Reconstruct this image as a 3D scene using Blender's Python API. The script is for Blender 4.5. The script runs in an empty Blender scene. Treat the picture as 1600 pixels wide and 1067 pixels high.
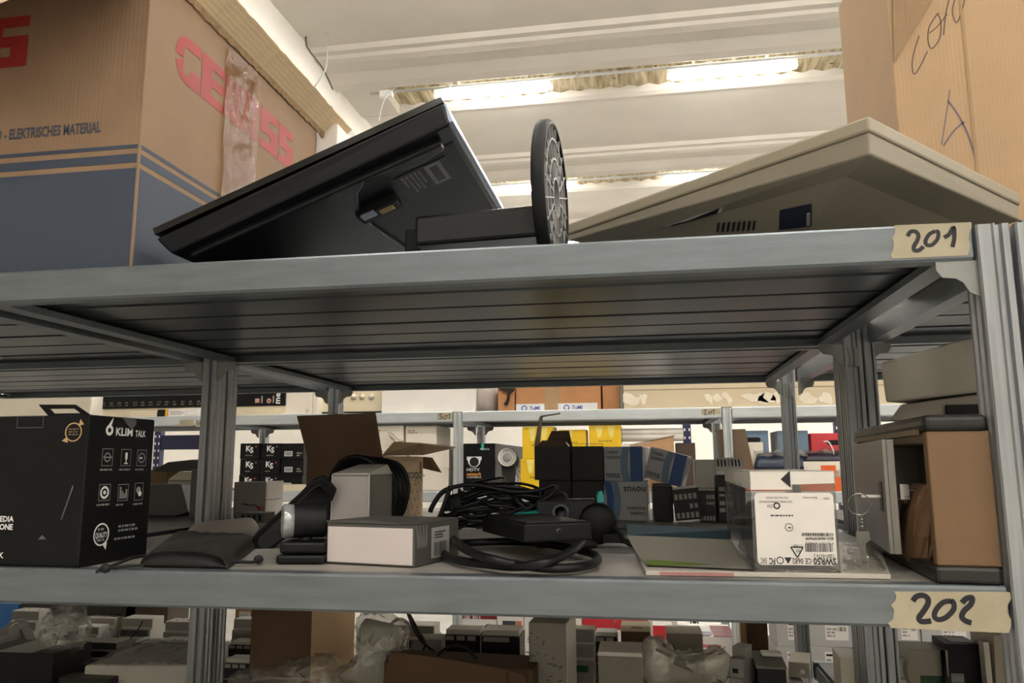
import bpy, math, random
from mathutils import Vector, Matrix
R = math.radians
SC = bpy.context.scene
COL = SC.collection

# ------------------------------------------------------------------ camera
CAM = Vector((-0.4494, -1.1227, 0.1587))
FPX = 1223.4
YAW, PITCH, ROLL = 0.16705, 0.15400, -0.00564
_F = Vector((-math.sin(YAW)*math.cos(PITCH), math.cos(YAW)*math.cos(PITCH), math.sin(PITCH)))
_R0 = Vector((math.cos(YAW), math.sin(YAW), 0)); _U0 = _R0.cross(_F)
_R = _R0*math.cos(ROLL) + _U0*math.sin(ROLL)
_U = _U0*math.cos(ROLL) - _R0*math.sin(ROLL)
cd = bpy.data.cameras.new('camera'); co = bpy.data.objects.new('camera', cd); COL.objects.link(co)
m = Matrix((_R, _U, -_F)).transposed().to_4x4(); m.translation = CAM; co.matrix_world = m
cd.sensor_width = 36; cd.lens = FPX/1600*36; cd.clip_start = .02; cd.clip_end = 100
SC.camera = co
# ------------------------------------------------------------------ world and exposure
W = bpy.data.worlds.new('world'); SC.world = W; W.use_nodes = True
W.node_tree.nodes['Background'].inputs[0].default_value = (.9, .93, 1, 1)
W.node_tree.nodes['Background'].inputs[1].default_value = .05
vs = SC.view_settings
vs.view_transform = 'Standard'; vs.look = 'None'; vs.gamma = 1; vs.use_curve_mapping = False
vs.exposure = 1.82
SC.cycles.diffuse_bounces = 8; SC.cycles.transparent_max_bounces = 32; SC.cycles.max_bounces = 16
TUBE_E = 27.0      # strength of each fluorescent tube

# ------------------------------------------------------------------ photo measuring helpers (used once, to get sizes and places)
def ray(x, y): return _F + _R*((x-800)/FPX) + _U*((533.5-y)/FPX)
def at_y(x, y, Y): d = ray(x, y); return CAM + d*((Y-CAM.y)/d.y)
def at_z(x, y, Z): d = ray(x, y); return CAM + d*((Z-CAM.z)/d.z)
def at_x(x, y, X): d = ray(x, y); return CAM + d*((X-CAM.x)/d.x)
def proj(P):
    d = P-CAM; return 800+FPX*d.dot(_R)/d.dot(_F), 533.5-FPX*d.dot(_U)/d.dot(_F)
def run_to(P, u, x):
    """length along u from P until the column x"""
    k = (x-800)/FPX; w = _R - _F*k
    return -(P-CAM).dot(w)/u.dot(w)

# ------------------------------------------------------------------ materials
MATS = {}
def lin(c):
    if isinstance(c, str):
        c = [int(c[i:i+2], 16)/255 for i in (0, 2, 4)]
    return tuple(x/12.92 if x <= .04045 else ((x+.055)/1.055)**2.4 for x in c)
def mat(name, c, rough=.55, metal=0, var=.08, scale=12, stretch=(1, 1, 1), bump=0, bscale=60, spec=.5, emit=None, estr=0, alpha=None, coat=0):
    if name in MATS: return MATS[name]
    M = bpy.data.materials.new(name); M.use_nodes = True; nt = M.node_tree; N = nt.nodes; L = nt.links
    b = N['Principled BSDF']; c = lin(c)
    b.inputs['Roughness'].default_value = rough; b.inputs['Metallic'].default_value = metal
    b.inputs['Specular IOR Level'].default_value = spec
    if coat: b.inputs['Coat Weight'].default_value = coat; b.inputs['Coat Roughness'].default_value = .06
    tc = N.new('ShaderNodeTexCoord'); mp = N.new('ShaderNodeMapping'); mp.inputs['Scale'].default_value = stretch
    L.new(tc.outputs['Object'], mp.inputs[0])
    if var:
        nz = N.new('ShaderNodeTexNoise'); nz.inputs['Scale'].default_value = scale; nz.inputs['Detail'].default_value = 5
        L.new(mp.outputs[0], nz.inputs['Vector'])
        cr = N.new('ShaderNodeValToRGB')
        cr.color_ramp.elements[0].position = .3; cr.color_ramp.elements[1].position = .7
        cr.color_ramp.elements[0].color = (*[x*(1-var) for x in c], 1); cr.color_ramp.elements[1].color = (*[min(1, x*(1+var)) for x in c], 1)
        L.new(nz.outputs['Fac'], cr.inputs[0]); L.new(cr.outputs[0], b.inputs['Base Color'])
        mr = N.new('ShaderNodeMapRange'); mr.inputs['To Min'].default_value = max(.03, rough-.06); mr.inputs['To Max'].default_value = min(1, rough+.06)
        L.new(nz.outputs['Fac'], mr.inputs[0]); L.new(mr.outputs[0], b.inputs['Roughness'])
    else: b.inputs['Base Color'].default_value = (*c, 1)
    if bump:
        n2 = N.new('ShaderNodeTexNoise'); n2.inputs['Scale'].default_value = bscale; n2.inputs['Detail'].default_value = 3
        L.new(mp.outputs[0], n2.inputs['Vector'])
        bp = N.new('ShaderNodeBump'); bp.inputs['Strength'].default_value = bump; bp.inputs['Distance'].default_value = .003
        L.new(n2.outputs['Fac'], bp.inputs['Height']); L.new(bp.outputs[0], b.inputs['Normal'])
    if emit is not None:
        b.inputs['Emission Color'].default_value = (*lin(emit), 1); b.inputs['Emission Strength'].default_value = estr
    MATS[name] = M; return M
def clear_mat(name, tint='f4f4f2', gloss=.12, rough=.12, haze=.0, hazec='d8d6d0', bump=0, bscale=25, edge=.45):
    """clear film or sheet: mostly see-through, with its own gloss and a little milkiness"""
    if name in MATS: return MATS[name]
    M = bpy.data.materials.new(name); M.use_nodes = True; nt = M.node_tree; N = nt.nodes; L = nt.links
    N.remove(N['Principled BSDF']); out = N['Material Output']
    t = N.new('ShaderNodeBsdfTransparent'); t.inputs[0].default_value = (*lin(tint), 1)
    g = N.new('ShaderNodeBsdfGlossy'); g.inputs['Roughness'].default_value = rough; g.inputs['Color'].default_value = (.9, .9, .9, 1)
    d = N.new('ShaderNodeBsdfDiffuse'); d.inputs[0].default_value = (*lin(hazec), 1)
    fr = N.new('ShaderNodeLayerWeight'); fr.inputs['Blend'].default_value = .35
    mr = N.new('ShaderNodeMapRange'); mr.inputs['To Min'].default_value = gloss; mr.inputs['To Max'].default_value = min(1, gloss+edge)
    L.new(fr.outputs['Facing'], mr.inputs[0])
    m1 = N.new('ShaderNodeMixShader'); m1.inputs[0].default_value = haze; L.new(t.outputs[0], m1.inputs[1]); L.new(d.outputs[0], m1.inputs[2])
    m2 = N.new('ShaderNodeMixShader'); L.new(mr.outputs[0], m2.inputs[0]); L.new(m1.outputs[0], m2.inputs[1]); L.new(g.outputs[0], m2.inputs[2])
    if bump:
        tc = N.new('ShaderNodeTexCoord'); n2 = N.new('ShaderNodeTexNoise'); n2.inputs['Scale'].default_value = bscale; n2.inputs['Detail'].default_value = 3
        n2.inputs['Distortion'].default_value = 1.5
        L.new(tc.outputs['Object'], n2.inputs['Vector'])
        bp = N.new('ShaderNodeBump'); bp.inputs['Strength'].default_value = bump; bp.inputs['Distance'].default_value = .02
        L.new(n2.outputs['Fac'], bp.inputs['Height'])
        for q in (g, d, fr): L.new(bp.outputs[0], q.inputs['Normal'])
    L.new(m2.outputs[0], out.inputs[0])
    MATS[name] = M; return M
def card(name, c, var=.07, ridge=.15):
    """corrugated cardboard: soft blotches and faint flute lines"""
    if name in MATS: return MATS[name]
    M = mat(name, c, .75, 0, var, 9, spec=.25); nt = M.node_tree; N = nt.nodes; L = nt.links
    tc = N.new('ShaderNodeTexCoord'); wv = N.new('ShaderNodeTexWave'); wv.inputs['Scale'].default_value = 38; wv.inputs['Distortion'].default_value = 1.2
    L.new(tc.outputs['Object'], wv.inputs['Vector'])
    bp = N.new('ShaderNodeBump'); bp.inputs['Strength'].default_value = ridge; bp.inputs['Distance'].default_value = .0015
    L.new(wv.outputs['Fac'], bp.inputs['Height']); L.new(bp.outputs[0], N['Principled BSDF'].inputs['Normal'])
    return M

GALV = mat('galvanised steel', '747b80', .42, .6, .12, 9, (1, 8, 8), .05, 30)
GALVP = mat('galvanised shelf sheet', '4c5256', .38, .7, .14, 7, (1, 6, 6), .06, 22)
POSTM = mat('galvanised post steel', '999da0', .38, .55, .16, 10, (12, 12, .6))
CLIPM = mat('zinc bracket', '8d8f8c', .5, .6, .1)
DARKHOLE = mat('dark slot', '0c0d0e', .8, 0, 0)
SHELFTOP = mat('dusty shelf sheet', 'a29e97', .6, .25, .12, 7, (1, 3, 1))
BLACK = mat('black plastic', '0b0c0e', .42, 0, .15, 20, spec=.3)
BLACKM = mat('matt black plastic', '0e0f11', .55, 0, .15, 20, bump=.08, bscale=400, spec=.3)
BLACKG = mat('gloss black plastic', '08090c', .14, 0, .1, 5, coat=.6)
RUBBER = mat('black cable jacket', '0f1012', .45, 0, .15, 30, spec=.35)
INK = mat('black marker ink', '14131c', .5, 0, .1)
WHITEP = mat('white print', 'e8e8e6', .5, 0, 0)
GREYP = mat('grey print', '8f8f8d', .5, 0, 0)
WHITE = mat('white board', 'e9e5df', .6, 0, .04, 8)
GREYPL = mat('grey module plastic', 'b9b6ac', .55, 0, .05, 10)
TAPE = mat('yellowed paper tape', 'a79e86', .55, 0, .15, 14, bump=.2, bscale=18)

# ------------------------------------------------------------------ mesh builder
class MB:
    def __init__(s): s.v = []; s.f = []; s.mi = []; s.sm = []; s.mats = []; s.M = Matrix()
    def _m(s, mt):
        if mt not in s.mats: s.mats.append(mt)
        return s.mats.index(mt)
    def add(s, vs, fs, mt, sm=False):
        o = len(s.v); s.v += [tuple(s.M @ Vector(p)) for p in vs]; k = s._m(mt)
        for f in fs: s.f.append([o+i for i in f]); s.mi.append(k); s.sm.append(sm)
        return s
    def box(s, a, b, mt, T=None):
        (x0, y0, z0), (x1, y1, z1) = a, b
        vs = [(x0, y0, z0), (x1, y0, z0), (x1, y1, z0), (x0, y1, z0), (x0, y0, z1), (x1, y0, z1), (x1, y1, z1), (x0, y1, z1)]
        if T is not None: vs = [T @ Vector(p) for p in vs]
        ms = mt if isinstance(mt, (list, tuple)) else [mt]*6   # bottom, top, front, back, left, right
        fs = [(0, 3, 2, 1), (4, 5, 6, 7), (0, 1, 5, 4), (2, 3, 7, 6), (0, 4, 7, 3), (1, 2, 6, 5)]
        o = len(s.v); s.v += [tuple(s.M @ Vector(p)) for p in vs]
        for f, q in zip(fs, ms): s.f.append([o+i for i in f]); s.mi.append(s._m(q)); s.sm.append(False)
        return s
    def hexa(s, vs, mt):
        """eight corners: bottom ring then top ring"""
        return s.add(vs, [(0, 3, 2, 1), (4, 5, 6, 7), (0, 1, 5, 4), (2, 3, 7, 6), (0, 4, 7, 3), (1, 2, 6, 5)], mt)
    def prism(s, poly, axis, a, b, mt, sm=False):
        """outline poly (two coords) pushed along axis from a to b"""
        def P(q, t):
            return {'x': (t, q[0], q[1]), 'y': (q[0], t, q[1]), 'z': (q[0], q[1], t)}[axis]
        n = len(poly); vs = [P(q, a) for q in poly]+[P(q, b) for q in poly]
        fs = [tuple(range(n))[::-1], tuple(range(n, 2*n))]+[(i, (i+1) % n, n+(i+1) % n, n+i) for i in range(n)]
        return s.add(vs, fs, mt, sm)
    def sheet(s, pts, t, mt):
        """a flat polygon (3-D points in order) given the thickness t behind it"""
        P = [Vector(p) for p in pts]; n = (P[1]-P[0]).cross(P[2]-P[0]).normalized()*t; k = len(P)
        return s.add(P+[p-n for p in P], [tuple(range(k)), tuple(range(k, 2*k))[::-1]]+[(i, k+i, k+(i+1) % k, (i+1) % k) for i in range(k)], mt)
    def tube(s, pts, r, mt, seg=8, closed=False):
        P = [Vector(p) for p in pts]; n = len(P); vs = []; fs = []
        up = Vector((0, 0, 1)); last = None
        for i, p in enumerate(P):
            a = P[i-1] if (i > 0 or closed) else p; b = P[(i+1) % n] if (i < n-1 or closed) else p
            t = (b-a); t = t.normalized() if t.length > 1e-9 else Vector((1, 0, 0))
            if last is None:
                q = t.cross(up) if abs(t.dot(up)) < .95 else t.cross(Vector((1, 0, 0)))
            else: q = last - t*last.dot(t)
            q = q.normalized(); last = q; w = t.cross(q); rr = r[i] if isinstance(r, (list, tuple)) else r
            for k in range(seg):
                an = 2*math.pi*k/seg; vs.append(p+(q*math.cos(an)+w*math.sin(an))*rr)
        m_ = n if closed else n-1
        for i in range(m_):
            j = (i+1) % n
            for k in range(seg): fs.append((i*seg+k, i*seg+(k+1) % seg, j*seg+(k+1) % seg, j*seg+k))
        if not closed: fs += [tuple(range(seg))[::-1], tuple(range((n-1)*seg, n*seg))]
        return s.add(vs, fs, mt, True)
    def lathe(s, prof, mt, seg=28, T=Matrix(), sm=True):
        """profile of (radius, height) turned about z"""
        vs = []; fs = []; n = len(prof)
        for r_, z in prof:
            for k in range(seg):
                a = 2*math.pi*k/seg; vs.append(T @ Vector((r_*math.cos(a), r_*math.sin(a), z)))
        for i in range(n-1):
            for k in range(seg): fs.append((i*seg+k, i*seg+(k+1) % seg, (i+1)*seg+(k+1) % seg, (i+1)*seg+k))
        fs += [tuple(range(seg))[::-1], tuple(range((n-1)*seg, n*seg))]
        return s.add(vs, fs, mt, sm)
    def cyl(s, a, b, r, mt, seg=20): return s.tube([a, b], r, mt, seg)
    def quad(s, o, u, v, mt): o = Vector(o); u = Vector(u); v = Vector(v); return s.add([o, o+u, o+u+v, o+v], [(0, 1, 2, 3)], mt)
    def text(s, txt, o, u, v, size, mt, align='LEFT', bold=0, sx=1.0, width=None):
        """writing on the plane through o with reading direction u and upward direction v"""
        cu = bpy.data.curves.new('t', 'FONT'); cu.body = txt; cu.size = size; cu.align_x = align; cu.offset = bold; cu.resolution_u = 2; cu.fill_mode = 'FRONT'
        ob = bpy.data.objects.new('t', cu); COL.objects.link(ob)
        me = ob.to_mesh(); u = Vector(u).normalized(); v = Vector(v).normalized(); n = u.cross(v); o = Vector(o)
        if width:
            xs = [p.co.x for p in me.vertices]; sx = width/max(1e-6, max(xs)-min(xs))
        vs = [o+u*(p.co.x*sx)+v*p.co.y+n*.0004 for p in me.vertices]; fs = [tuple(p.vertices) for p in me.polygons]
        ob.to_mesh_clear(); bpy.data.objects.remove(ob); bpy.data.curves.remove(cu)
        if fs: s.add(vs, fs, mt)
        return s
    def bars(s, o, u, v, w, h, mt, seed=1, dense=.0011):
        """a barcode"""
        rn = random.Random(seed); x = 0; u = Vector(u).normalized(); v = Vector(v).normalized(); n = u.cross(v)*.0004; o = Vector(o)+n
        while x < w:
            b = dense*rn.choice((.6, .6, 1, 1.6)); s.quad(o+u*x, u*min(b, w-x+1e-5), v*h, mt); x += b+dense*rn.choice((.6, 1, 1.4))
        return s
    def scribble(s, o, u, v, w, h, rows, mt, seed=1, fill=.55):
        """lines of writing too small to read: rows of short dashes"""
        rn = random.Random(seed); u = Vector(u).normalized(); v = Vector(v).normalized(); n = u.cross(v)*.0004; o = Vector(o)+n; lh = h/rows
        for r_ in range(rows):
            x = 0; end = w*rn.uniform(.6, 1)
            while x < end:
                b = lh*rn.uniform(.5, 1.6); s.quad(o+u*x+v*(h-(r_+.8)*lh), u*min(b, w-x), v*lh*fill, mt); x += b+lh*.35
        return s
    def disc(s, c, u, v, r0, r1, mt, seg=24):
        """flat ring or, with r0 = 0, a disc"""
        u = Vector(u).normalized(); v = Vector(v).normalized(); n = u.cross(v)*.0004; c = Vector(c)+n; vs = []; fs = []
        for k in range(seg):
            a = 2*math.pi*k/seg; d = u*math.cos(a)+v*math.sin(a); vs += [c+d*r0, c+d*r1]
        fs = [(2*k, 2*k+1, (2*k+3) % (2*seg), (2*k+2) % (2*seg)) for k in range(seg)]
        return s.add(vs, fs, mt)
    def rect(s, o, u, v, w, h, t, mt):
        """outline of a rectangle"""
        u = Vector(u).normalized(); v = Vector(v).normalized(); n = u.cross(v)*.0004; o = Vector(o)+n
        s.quad(o, u*w, v*t, mt); s.quad(o+v*(h-t), u*w, v*t, mt); s.quad(o, u*t, v*h, mt); return s.quad(o+u*(w-t), u*t, v*h, mt)
    def stroke(s, pts, o, u, v, r, mt):
        """a pen line on a plane: a flat ribbon"""
        u = Vector(u); v = Vector(v); n = u.cross(v).normalized(); o = Vector(o)+n*.0006; P = [o+u*a+v*b for a, b in pts]; vs = []
        for i, p in enumerate(P):
            t = (P[min(i+1, len(P)-1)]-P[max(i-1, 0)]).normalized(); q = t.cross(n)*r; vs += [p-q, p+q]
        return s.add(vs, [(2*i, 2*i+1, 2*i+3, 2*i+2) for i in range(len(P)-1)], mt)
    def build(s, name, parent=None, loc=(0, 0, 0), rot=(0, 0, 0), bev=0, seg=2, sub=0, tag=None):
        me = bpy.data.meshes.new(name); me.from_pydata(s.v, [], s.f)
        for q in s.mats: me.materials.append(q)
        me.polygons.foreach_set('material_index', s.mi); me.polygons.foreach_set('use_smooth', s.sm); me.update()
        o = bpy.data.objects.new(name, me); COL.objects.link(o)
        o.location = loc; o.rotation_euler = rot
        if parent is not None: o.parent = parent
        if bev:
            b = o.modifiers.new('edge', 'BEVEL'); b.width = bev; b.segments = seg; b.limit_method = 'ANGLE'; b.angle_limit = R(40)
        if sub:
            b = o.modifiers.new('smooth', 'SUBSURF'); b.levels = sub; b.render_levels = sub
            for p in me.polygons: p.use_smooth = True
        if tag: tg(o, *tag)
        return o
def tg(o, label, cat, group=None):
    o['label'] = label; o['category'] = cat
    if group: o['group'] = group
    return o
def thing(name, label, cat, loc=(0, 0, 0), rotz=0, group=None, rot=None):
    o = bpy.data.objects.new(name, None); COL.objects.link(o); o.empty_display_size = .05
    o.location = loc; o.rotation_euler = rot or (0, 0, rotz)
    return tg(o, label, cat, group)
def struct(o): o['kind'] = 'structure'; return o
def catmull(pts, n=6, closed=False):
    P = [Vector(p) for p in pts]; out = []; k = len(P)
    for i in range(k if closed else k-1):
        g = (lambda j: P[j % k]) if closed else (lambda j: P[max(0, min(k-1, j))])
        a, b, c, d = g(i-1), g(i), g(i+1), g(i+2)
        for t in range(n):
            t /= n
            out.append(.5*((2*b)+(c-a)*t+(2*a-5*b+4*c-d)*t*t+(3*b-a-3*c+d)*t**3))
    if not closed: out.append(P[-1])
    return out

# ------------------------------------------------------------------ the hall
H = 3.5; WL = -3.3; WLW = -6.5; WR = 8.0; YB = 13.0; YF = -6.5; FL = -1.35
PLASTER = mat('painted concrete', 'd0cbc2', .85, 0, .04, 2, spec=.2)
WALLP = mat('white wall paint', 'dcd9d2', .85, 0, .04, 2, spec=.2)
FLOORM = mat('grey concrete floor', 'aeaca8', .6, 0, .12, 3, bump=.1)
struct(MB().box((WLW-.2, YF, FL-.1), (WR, YB, FL), FLOORM).build('floor'))
struct(MB().box((WLW-.2, YF, FL), (WLW, YB, H+.6), WALLP).build('wall_left'))
struct(MB().box((WR, YF, FL), (WR+.2, YB, H+.6), WALLP).build('wall_right'))
struct(MB().box((WLW-.2, YB, FL), (WR+.2, YB+.2, H+.6), WALLP).build('wall_back'))
struct(MB().box((WLW-.2, YF-.2, FL), (WR+.2, YF, H+.6), WALLP).build('wall_front'))
# girder that carries the ceiling slabs
struct(MB().prism([(WL, H-.5), (WL+.16, H-.5), (WL+.2, H-.46), (WL+.2, H-.3), (WL+.24, H-.27), (WL+.24, H+.3), (WL-.1, H+.3), (WL-.1, H-.3), (WL-.04, H-.46), (WL-.04, H-.5)], 'y', YF, YB, WALLP).build('trim_1'))
# precast ceiling slabs running along x, with a translucent strip between each two
PER = 2.47; S0 = 5.13; SW = .55           # first strip in the photograph: y from S0 to S0+SW
cm = MB()
for k in range(-4, 4):
    y0 = S0+SW+PER*(k-1); y1 = S0+PER*k
    prof = [(y0, H+.32), (y0, H), (y0+.05, H-.02), (y0+.12, H), (y0+1.28, H+.03), (y0+1.30, H-.01), (y0+1.36, H-.01), (y0+1.38, H-.035), (y0+1.44, H-.04),
            (y0+1.50, H-.02), (y0+1.62, H-.03), (y0+1.75, H-.07), (y1-.08, H-.085), (y1-.03, H-.06), (y1, H-.03), (y1, H+.32)]
    cm.prism(prof, 'x', WLW, WR, PLASTER)
cm.box((WLW, YF, H+.32), (WR, YB, H+.5), PLASTER)
struct(cm.build('ceiling'))
# left end block of each strip
SKY = mat('stained corrugated sheet', 'd9cba9', .6, 0, .0, spec=.2)
def _sky():
    nt = SKY.node_tree; N = nt.nodes; L = nt.links; b = N['Principled BSDF']
    tc = N.new('ShaderNodeTexCoord'); mp = N.new('ShaderNodeMapping'); mp.inputs['Scale'].default_value = (24, 2.2, 1); L.new(tc.outputs['Object'], mp.inputs[0])
    nz = N.new('ShaderNodeTexNoise'); nz.inputs['Scale'].default_value = 1; nz.inputs['Detail'].default_value = 6; nz.inputs['Distortion'].default_value = .6; L.new(mp.outputs[0], nz.inputs['Vector'])
    cr = N.new('ShaderNodeValToRGB'); e = cr.color_ramp.elements
    e[0].position = .3; e[0].color = (*lin('7d6a48'), 1); e[1].position = .52; e[1].color = (*lin('b5a888'), 1)
    q = e.new(.7); q.color = (*lin('d8cdb5'), 1)
    L.new(nz.outputs['Fac'], cr.inputs[0]); L.new(cr.outputs[0], b.inputs['Base Color'])
_sky()
DIRT = mat('dark speck', '4d3d2a', .8, 0, 0)
for k in range(-4, 4):
    s_ = MB(); y0 = S0+PER*k; n = 240; L_ = WR-WL-.62; vs = []; fs = []
    for i in range(n+1):
        x = WL+.62+L_*i/n; z = H+.06+.012*math.sin(i*math.pi*.5)
        vs += [(x, y0, z), (x, y0+SW, z)]
    s_.add(vs, [(2*i, 2*i+1, 2*i+3, 2*i+2) for i in range(n)], SKY, True)
    rn = random.Random(k+19)
    for i in range(26):
        x = rn.uniform(WL+.5, WL+6); y = y0+rn.uniform(.05, SW-.05); r_ = rn.uniform(.008, .02)
        s_.add([(x-r_, y-r_*.6, H+.042), (x+r_, y-r_*.4, H+.042), (x+r_*.6, y+r_, H+.042), (x-r_*.8, y+r_*.7, H+.042)], [(0, 3, 2, 1)], DIRT)
    s_.box((WLW, y0, H-.03), (WL+.62, y0+SW, H+.32), PLASTER)
    o = s_.build('trim_%d' % (k+6)); struct(o)
# conduit along each strip, with its junction box
PIPE = mat('grey conduit', 'b4b4b0', .5, 0, .05)
for k, lab in ((0, 'pale conduit pipe along the nearer roof strip with a junction box'), (1, 'pale conduit pipe along the farther roof strip')):
    y0 = S0+PER*k-.03
    t = thing('conduit', lab, 'pipe', (WL+.66, y0, H-.10))
    MB().cyl((-.12, 0, 0), (9.5, 0, 0), .013, PIPE, 10).build('pipe', t)
    MB().box((-.03, -.025, -.05), (.09, .025, .012), WHITEP).build('junction_box', t, bev=.006)
    for i in range(7): MB().box((.6+i*1.1, -.017, -.017), (.625+i*1.1, .017, .022), PIPE).build('clip', t)
# fluorescent fittings
TUBE = mat('lit fluorescent tube', 'ffffff', .4, 0, 0, emit='fffaf3', estr=TUBE_E)
FIT = mat('lamp end cap', 'e6e4de', .5, 0, 0)
names = {(0, 0): 'lit fluorescent lamp by the wall end of the nearer roof strip', (0, 1): 'lit fluorescent lamp nearest the marked carton, nearer roof strip',
         (1, 0): 'lit fluorescent lamp on the farther roof strip, behind the round stand base', (1, 1): 'lit fluorescent lamp on the farther roof strip, above the beige monitor'}
for k in range(-4, 4):
    for j, x in enumerate((-2.20, -.165, 1.87, 3.9, 5.94)):  # last row and each row's last lamp are added for more ambient light
        y = S0+PER*k+.11
        lab = names.get((k, j), 'lit fluorescent lamp of the rows not in the picture')
        t = thing('fluorescent_lamp', lab, 'lamp', (x, y, H-.10), 0, None if (k, j) in names else 'lamps of the other rows')
        MB().cyl((0.03, 0, 0), (1.0, 0, 0), .044, TUBE, 14).build('tube', t)
        MB().box((-.01, -.03, -.02), (.05, .03, .07), FIT).box((.98, -.03, -.02), (1.05, .03, .07), FIT).box((0, -.047, .004), (1.04, .047, .05), FIT).box((.2, -.012, .05), (.225, .012, .159), FIT).box((.8, -.012, .05), (.825, .012, .159), FIT).build('housing', t)
# hanging wires by the left wall
def wire(name, lab, px, r, mt=PIPE):
    return MB().tube(catmull(px, 5), r, mt, 6).build(name, tag=(lab, 'wire'))
wire('ceiling_wire', 'pale wire bowing down by the wall beam', [at_y(x, y, 4.3) for x, y in ((509, -30), (510, 40), (511, 90), (507, 112), (492, 135))], .006)
wire('ceiling_wire', 'dark wire kinked against the wall beam', [at_y(x, y, 4.32) for x, y in ((480, -30), (479, 30), (478, 65), (484, 80), (505, 108), (520, 140))], .007, mat('old dark wire', '5d564c', .6))
wire('ceiling_wire', 'thin wire looping from the junction box of the strip', [at_y(x, y, 5.0) for x, y in ((618, 137), (606, 146), (597, 165), (592, 190))], .005)
# ------------------------------------------------------------------ racks
H2 = .4815; BH = .0538; DP = .83; H3 = -.48
PW = .042
def post_mesh(m, x, y, z0, z1, w=PW, d=.046, cap=False):
    """slotted upright: two rounded lips either side of a recessed web"""
    hw = w/2
    pr = [(-hw, 0), (-hw+.002, -.003), (-hw+.018, -.003), (-hw+.020, -.006), (-hw+.022, -.006), (-hw+.024, .003), (hw-.012, .003), (hw-.010, -.003), (hw-.002, -.003), (hw, 0),
          (hw, .010), (hw-.004, .013), (hw-.004, .018), (hw, .021), (hw, .028), (hw-.004, .031), (hw-.004, .036), (hw, .039), (hw, d), (-hw, d),
          (-hw, .039), (-hw+.004, .036), (-hw+.004, .031), (-hw, .028), (-hw, .021), (-hw+.004, .018), (-hw+.004, .013), (-hw, .010)]
    m.prism([(x+a, y+b) for a, b in pr], 'z', z0, z1, POSTM)
def beam(m, x0, x1, y, z, face=-1, bh=BH):
    """C section: tall face, rolled top edge, lip below"""
    f = face
    pr = [(0, -.004), (.003, -.0005), (.008, 0), (.03, 0), (.03, -.0025), (.006, -.004), (.006, -bh+.003), (.028, -bh+.003), (.028, -bh), (.004, -bh), (0, -bh+.004)]
    m.prism([(y-f*a, z+b) for a, b in pr] if f < 0 else [(y-f*a, z+b) for a, b in pr][::-1], 'x', x0, x1, GALV)
def shelf(root, x0, x1, y0, y1, z, top=GALVP, panels=3):
    for nm, yy, f in (('front_beam', y0, -1), ('back_beam', y1, 1)):
        m = MB(); beam(m, x0, x1, yy, z, f); m.build(nm, root)
    for s_, xx in ((1, x0+.004), (-1, x1-.004)):
        m = MB()
        pr = [(0, -.012), (.006, -.012), (.006, -.046), (.03, -.046), (.032, -.040), (.036, -.040), (.036, -.052), (.0, -.052)]
        m.prism([(xx+s_*a, z+b) for a, b in pr], 'y', y0+.03, y1-.03, GALV).build('side_rail', root)
    w = (y1-y0-.016)/panels
    for i in range(panels):
        a = y0+.008+w*i; b = a+w-.0015; m = MB()
        xa, xb = x0+.012, x1-.012
        pr = [(a, -.0006), (b, -.0006), (b, -.028), (b-.006, -.034), (a+w*.5+.014, -.034), (a+w*.5+.010, -.030), (a+w*.5+.008, -.012), (a+w*.5+.004, -.012), (a+w*.5+.002, -.030), (a+w*.5-.002, -.033), (a+.012, -.033), (a+.008, -.030), (a+.004, -.016), (a, -.016)]
        m.prism([(q, z+h) for q, h in pr], 'x', xa, xb, top).build('shelf_panel', root)
def bracket(root, x, y, z, s_=1):
    """stepped corner plate under the beam end"""
    m = MB(); pr = [(0, 0), (.052, 0), (.052, -.012), (.045, -.022), (.028, -.024), (.019, -.03), (.012, -.044), (0, -.05)]
    m.prism([(x+s_*a, z+b) for a, b in pr], 'y', y, y+.003, CLIPM).build('bracket', root)
def clip(root, x, y, z):
    m = MB(); m.prism([(x-.013, z), (x+.013, z), (x+.009, z-.022), (x+.013, z-.046), (x-.013, z-.046), (x-.009, z-.022)], 'y', y-.004, y+.002, CLIPM).build('clip', root)
def rack(label, x0, x1, y0, y1, levels, posts, zt=H2-.006, group=None):
    t = thing('shelving_rack', label, 'shelving', ((x0+x1)/2, y0, FL), 0, group)
    off = Vector(((x0+x1)/2, y0, FL))
    for x, y, *pw in posts:
        m = MB(); post_mesh(m, x, y, FL, zt, *pw); o = m.build('post', t, -off)
    class Rt: pass
    before = set(COL.objects)
    for z in levels: shelf(t, x0, x1, y0, y1, z)
    for o in set(COL.objects)-before: o.location = -off
    return t, off
Y1 = DP+.015; Y2 = Y1+DP
XA, XB = -1.563, -.003
LEV = (H2, 0, H3)
rk, ro = rack('grey steel shelving bay marked 201 and 202, nearest the camera', XA, XB, 0, DP, LEV,
              [(.023, -.002), (.031, DP-.046), (-1.585, 0), (-1.585, DP-.046)])
rb, rbo = rack('grey steel shelving bay back to back behind the bay marked 201', XA, XB, Y1, Y2, LEV, [(.031, Y1), (-1.585, Y1), (.031, Y2-.046), (-1.585, Y2-.046)])
rl, rlo = rack('grey shelving bay beyond the post, behind the black boxed microphone', -3.02, -1.607, 0, DP, LEV, [])
rl2, rl2o = rack('rear grey shelving bay by the wall, above the dark wedge case', -3.02, -1.607, Y1, Y2, LEV, [])
rr, rro = rack('grey shelving bay on the other side of the post at the 202 tape', .062, 1.62, 0, DP, LEV, [(.072, -.002), (.0675, DP-.046, .026), (1.6, 0), (1.6, DP-.046)])
rr2, rr2o = rack('rear grey shelving bay behind the tan metal cabinet', .062, 1.62, Y1, Y2, LEV, [(1.6, Y1), (1.6, Y2-.046)])
def put(root, off, f, *a):
    b0 = set(COL.objects); f(root, *a)
    for o in set(COL.objects)-b0: o.location = -off
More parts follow.
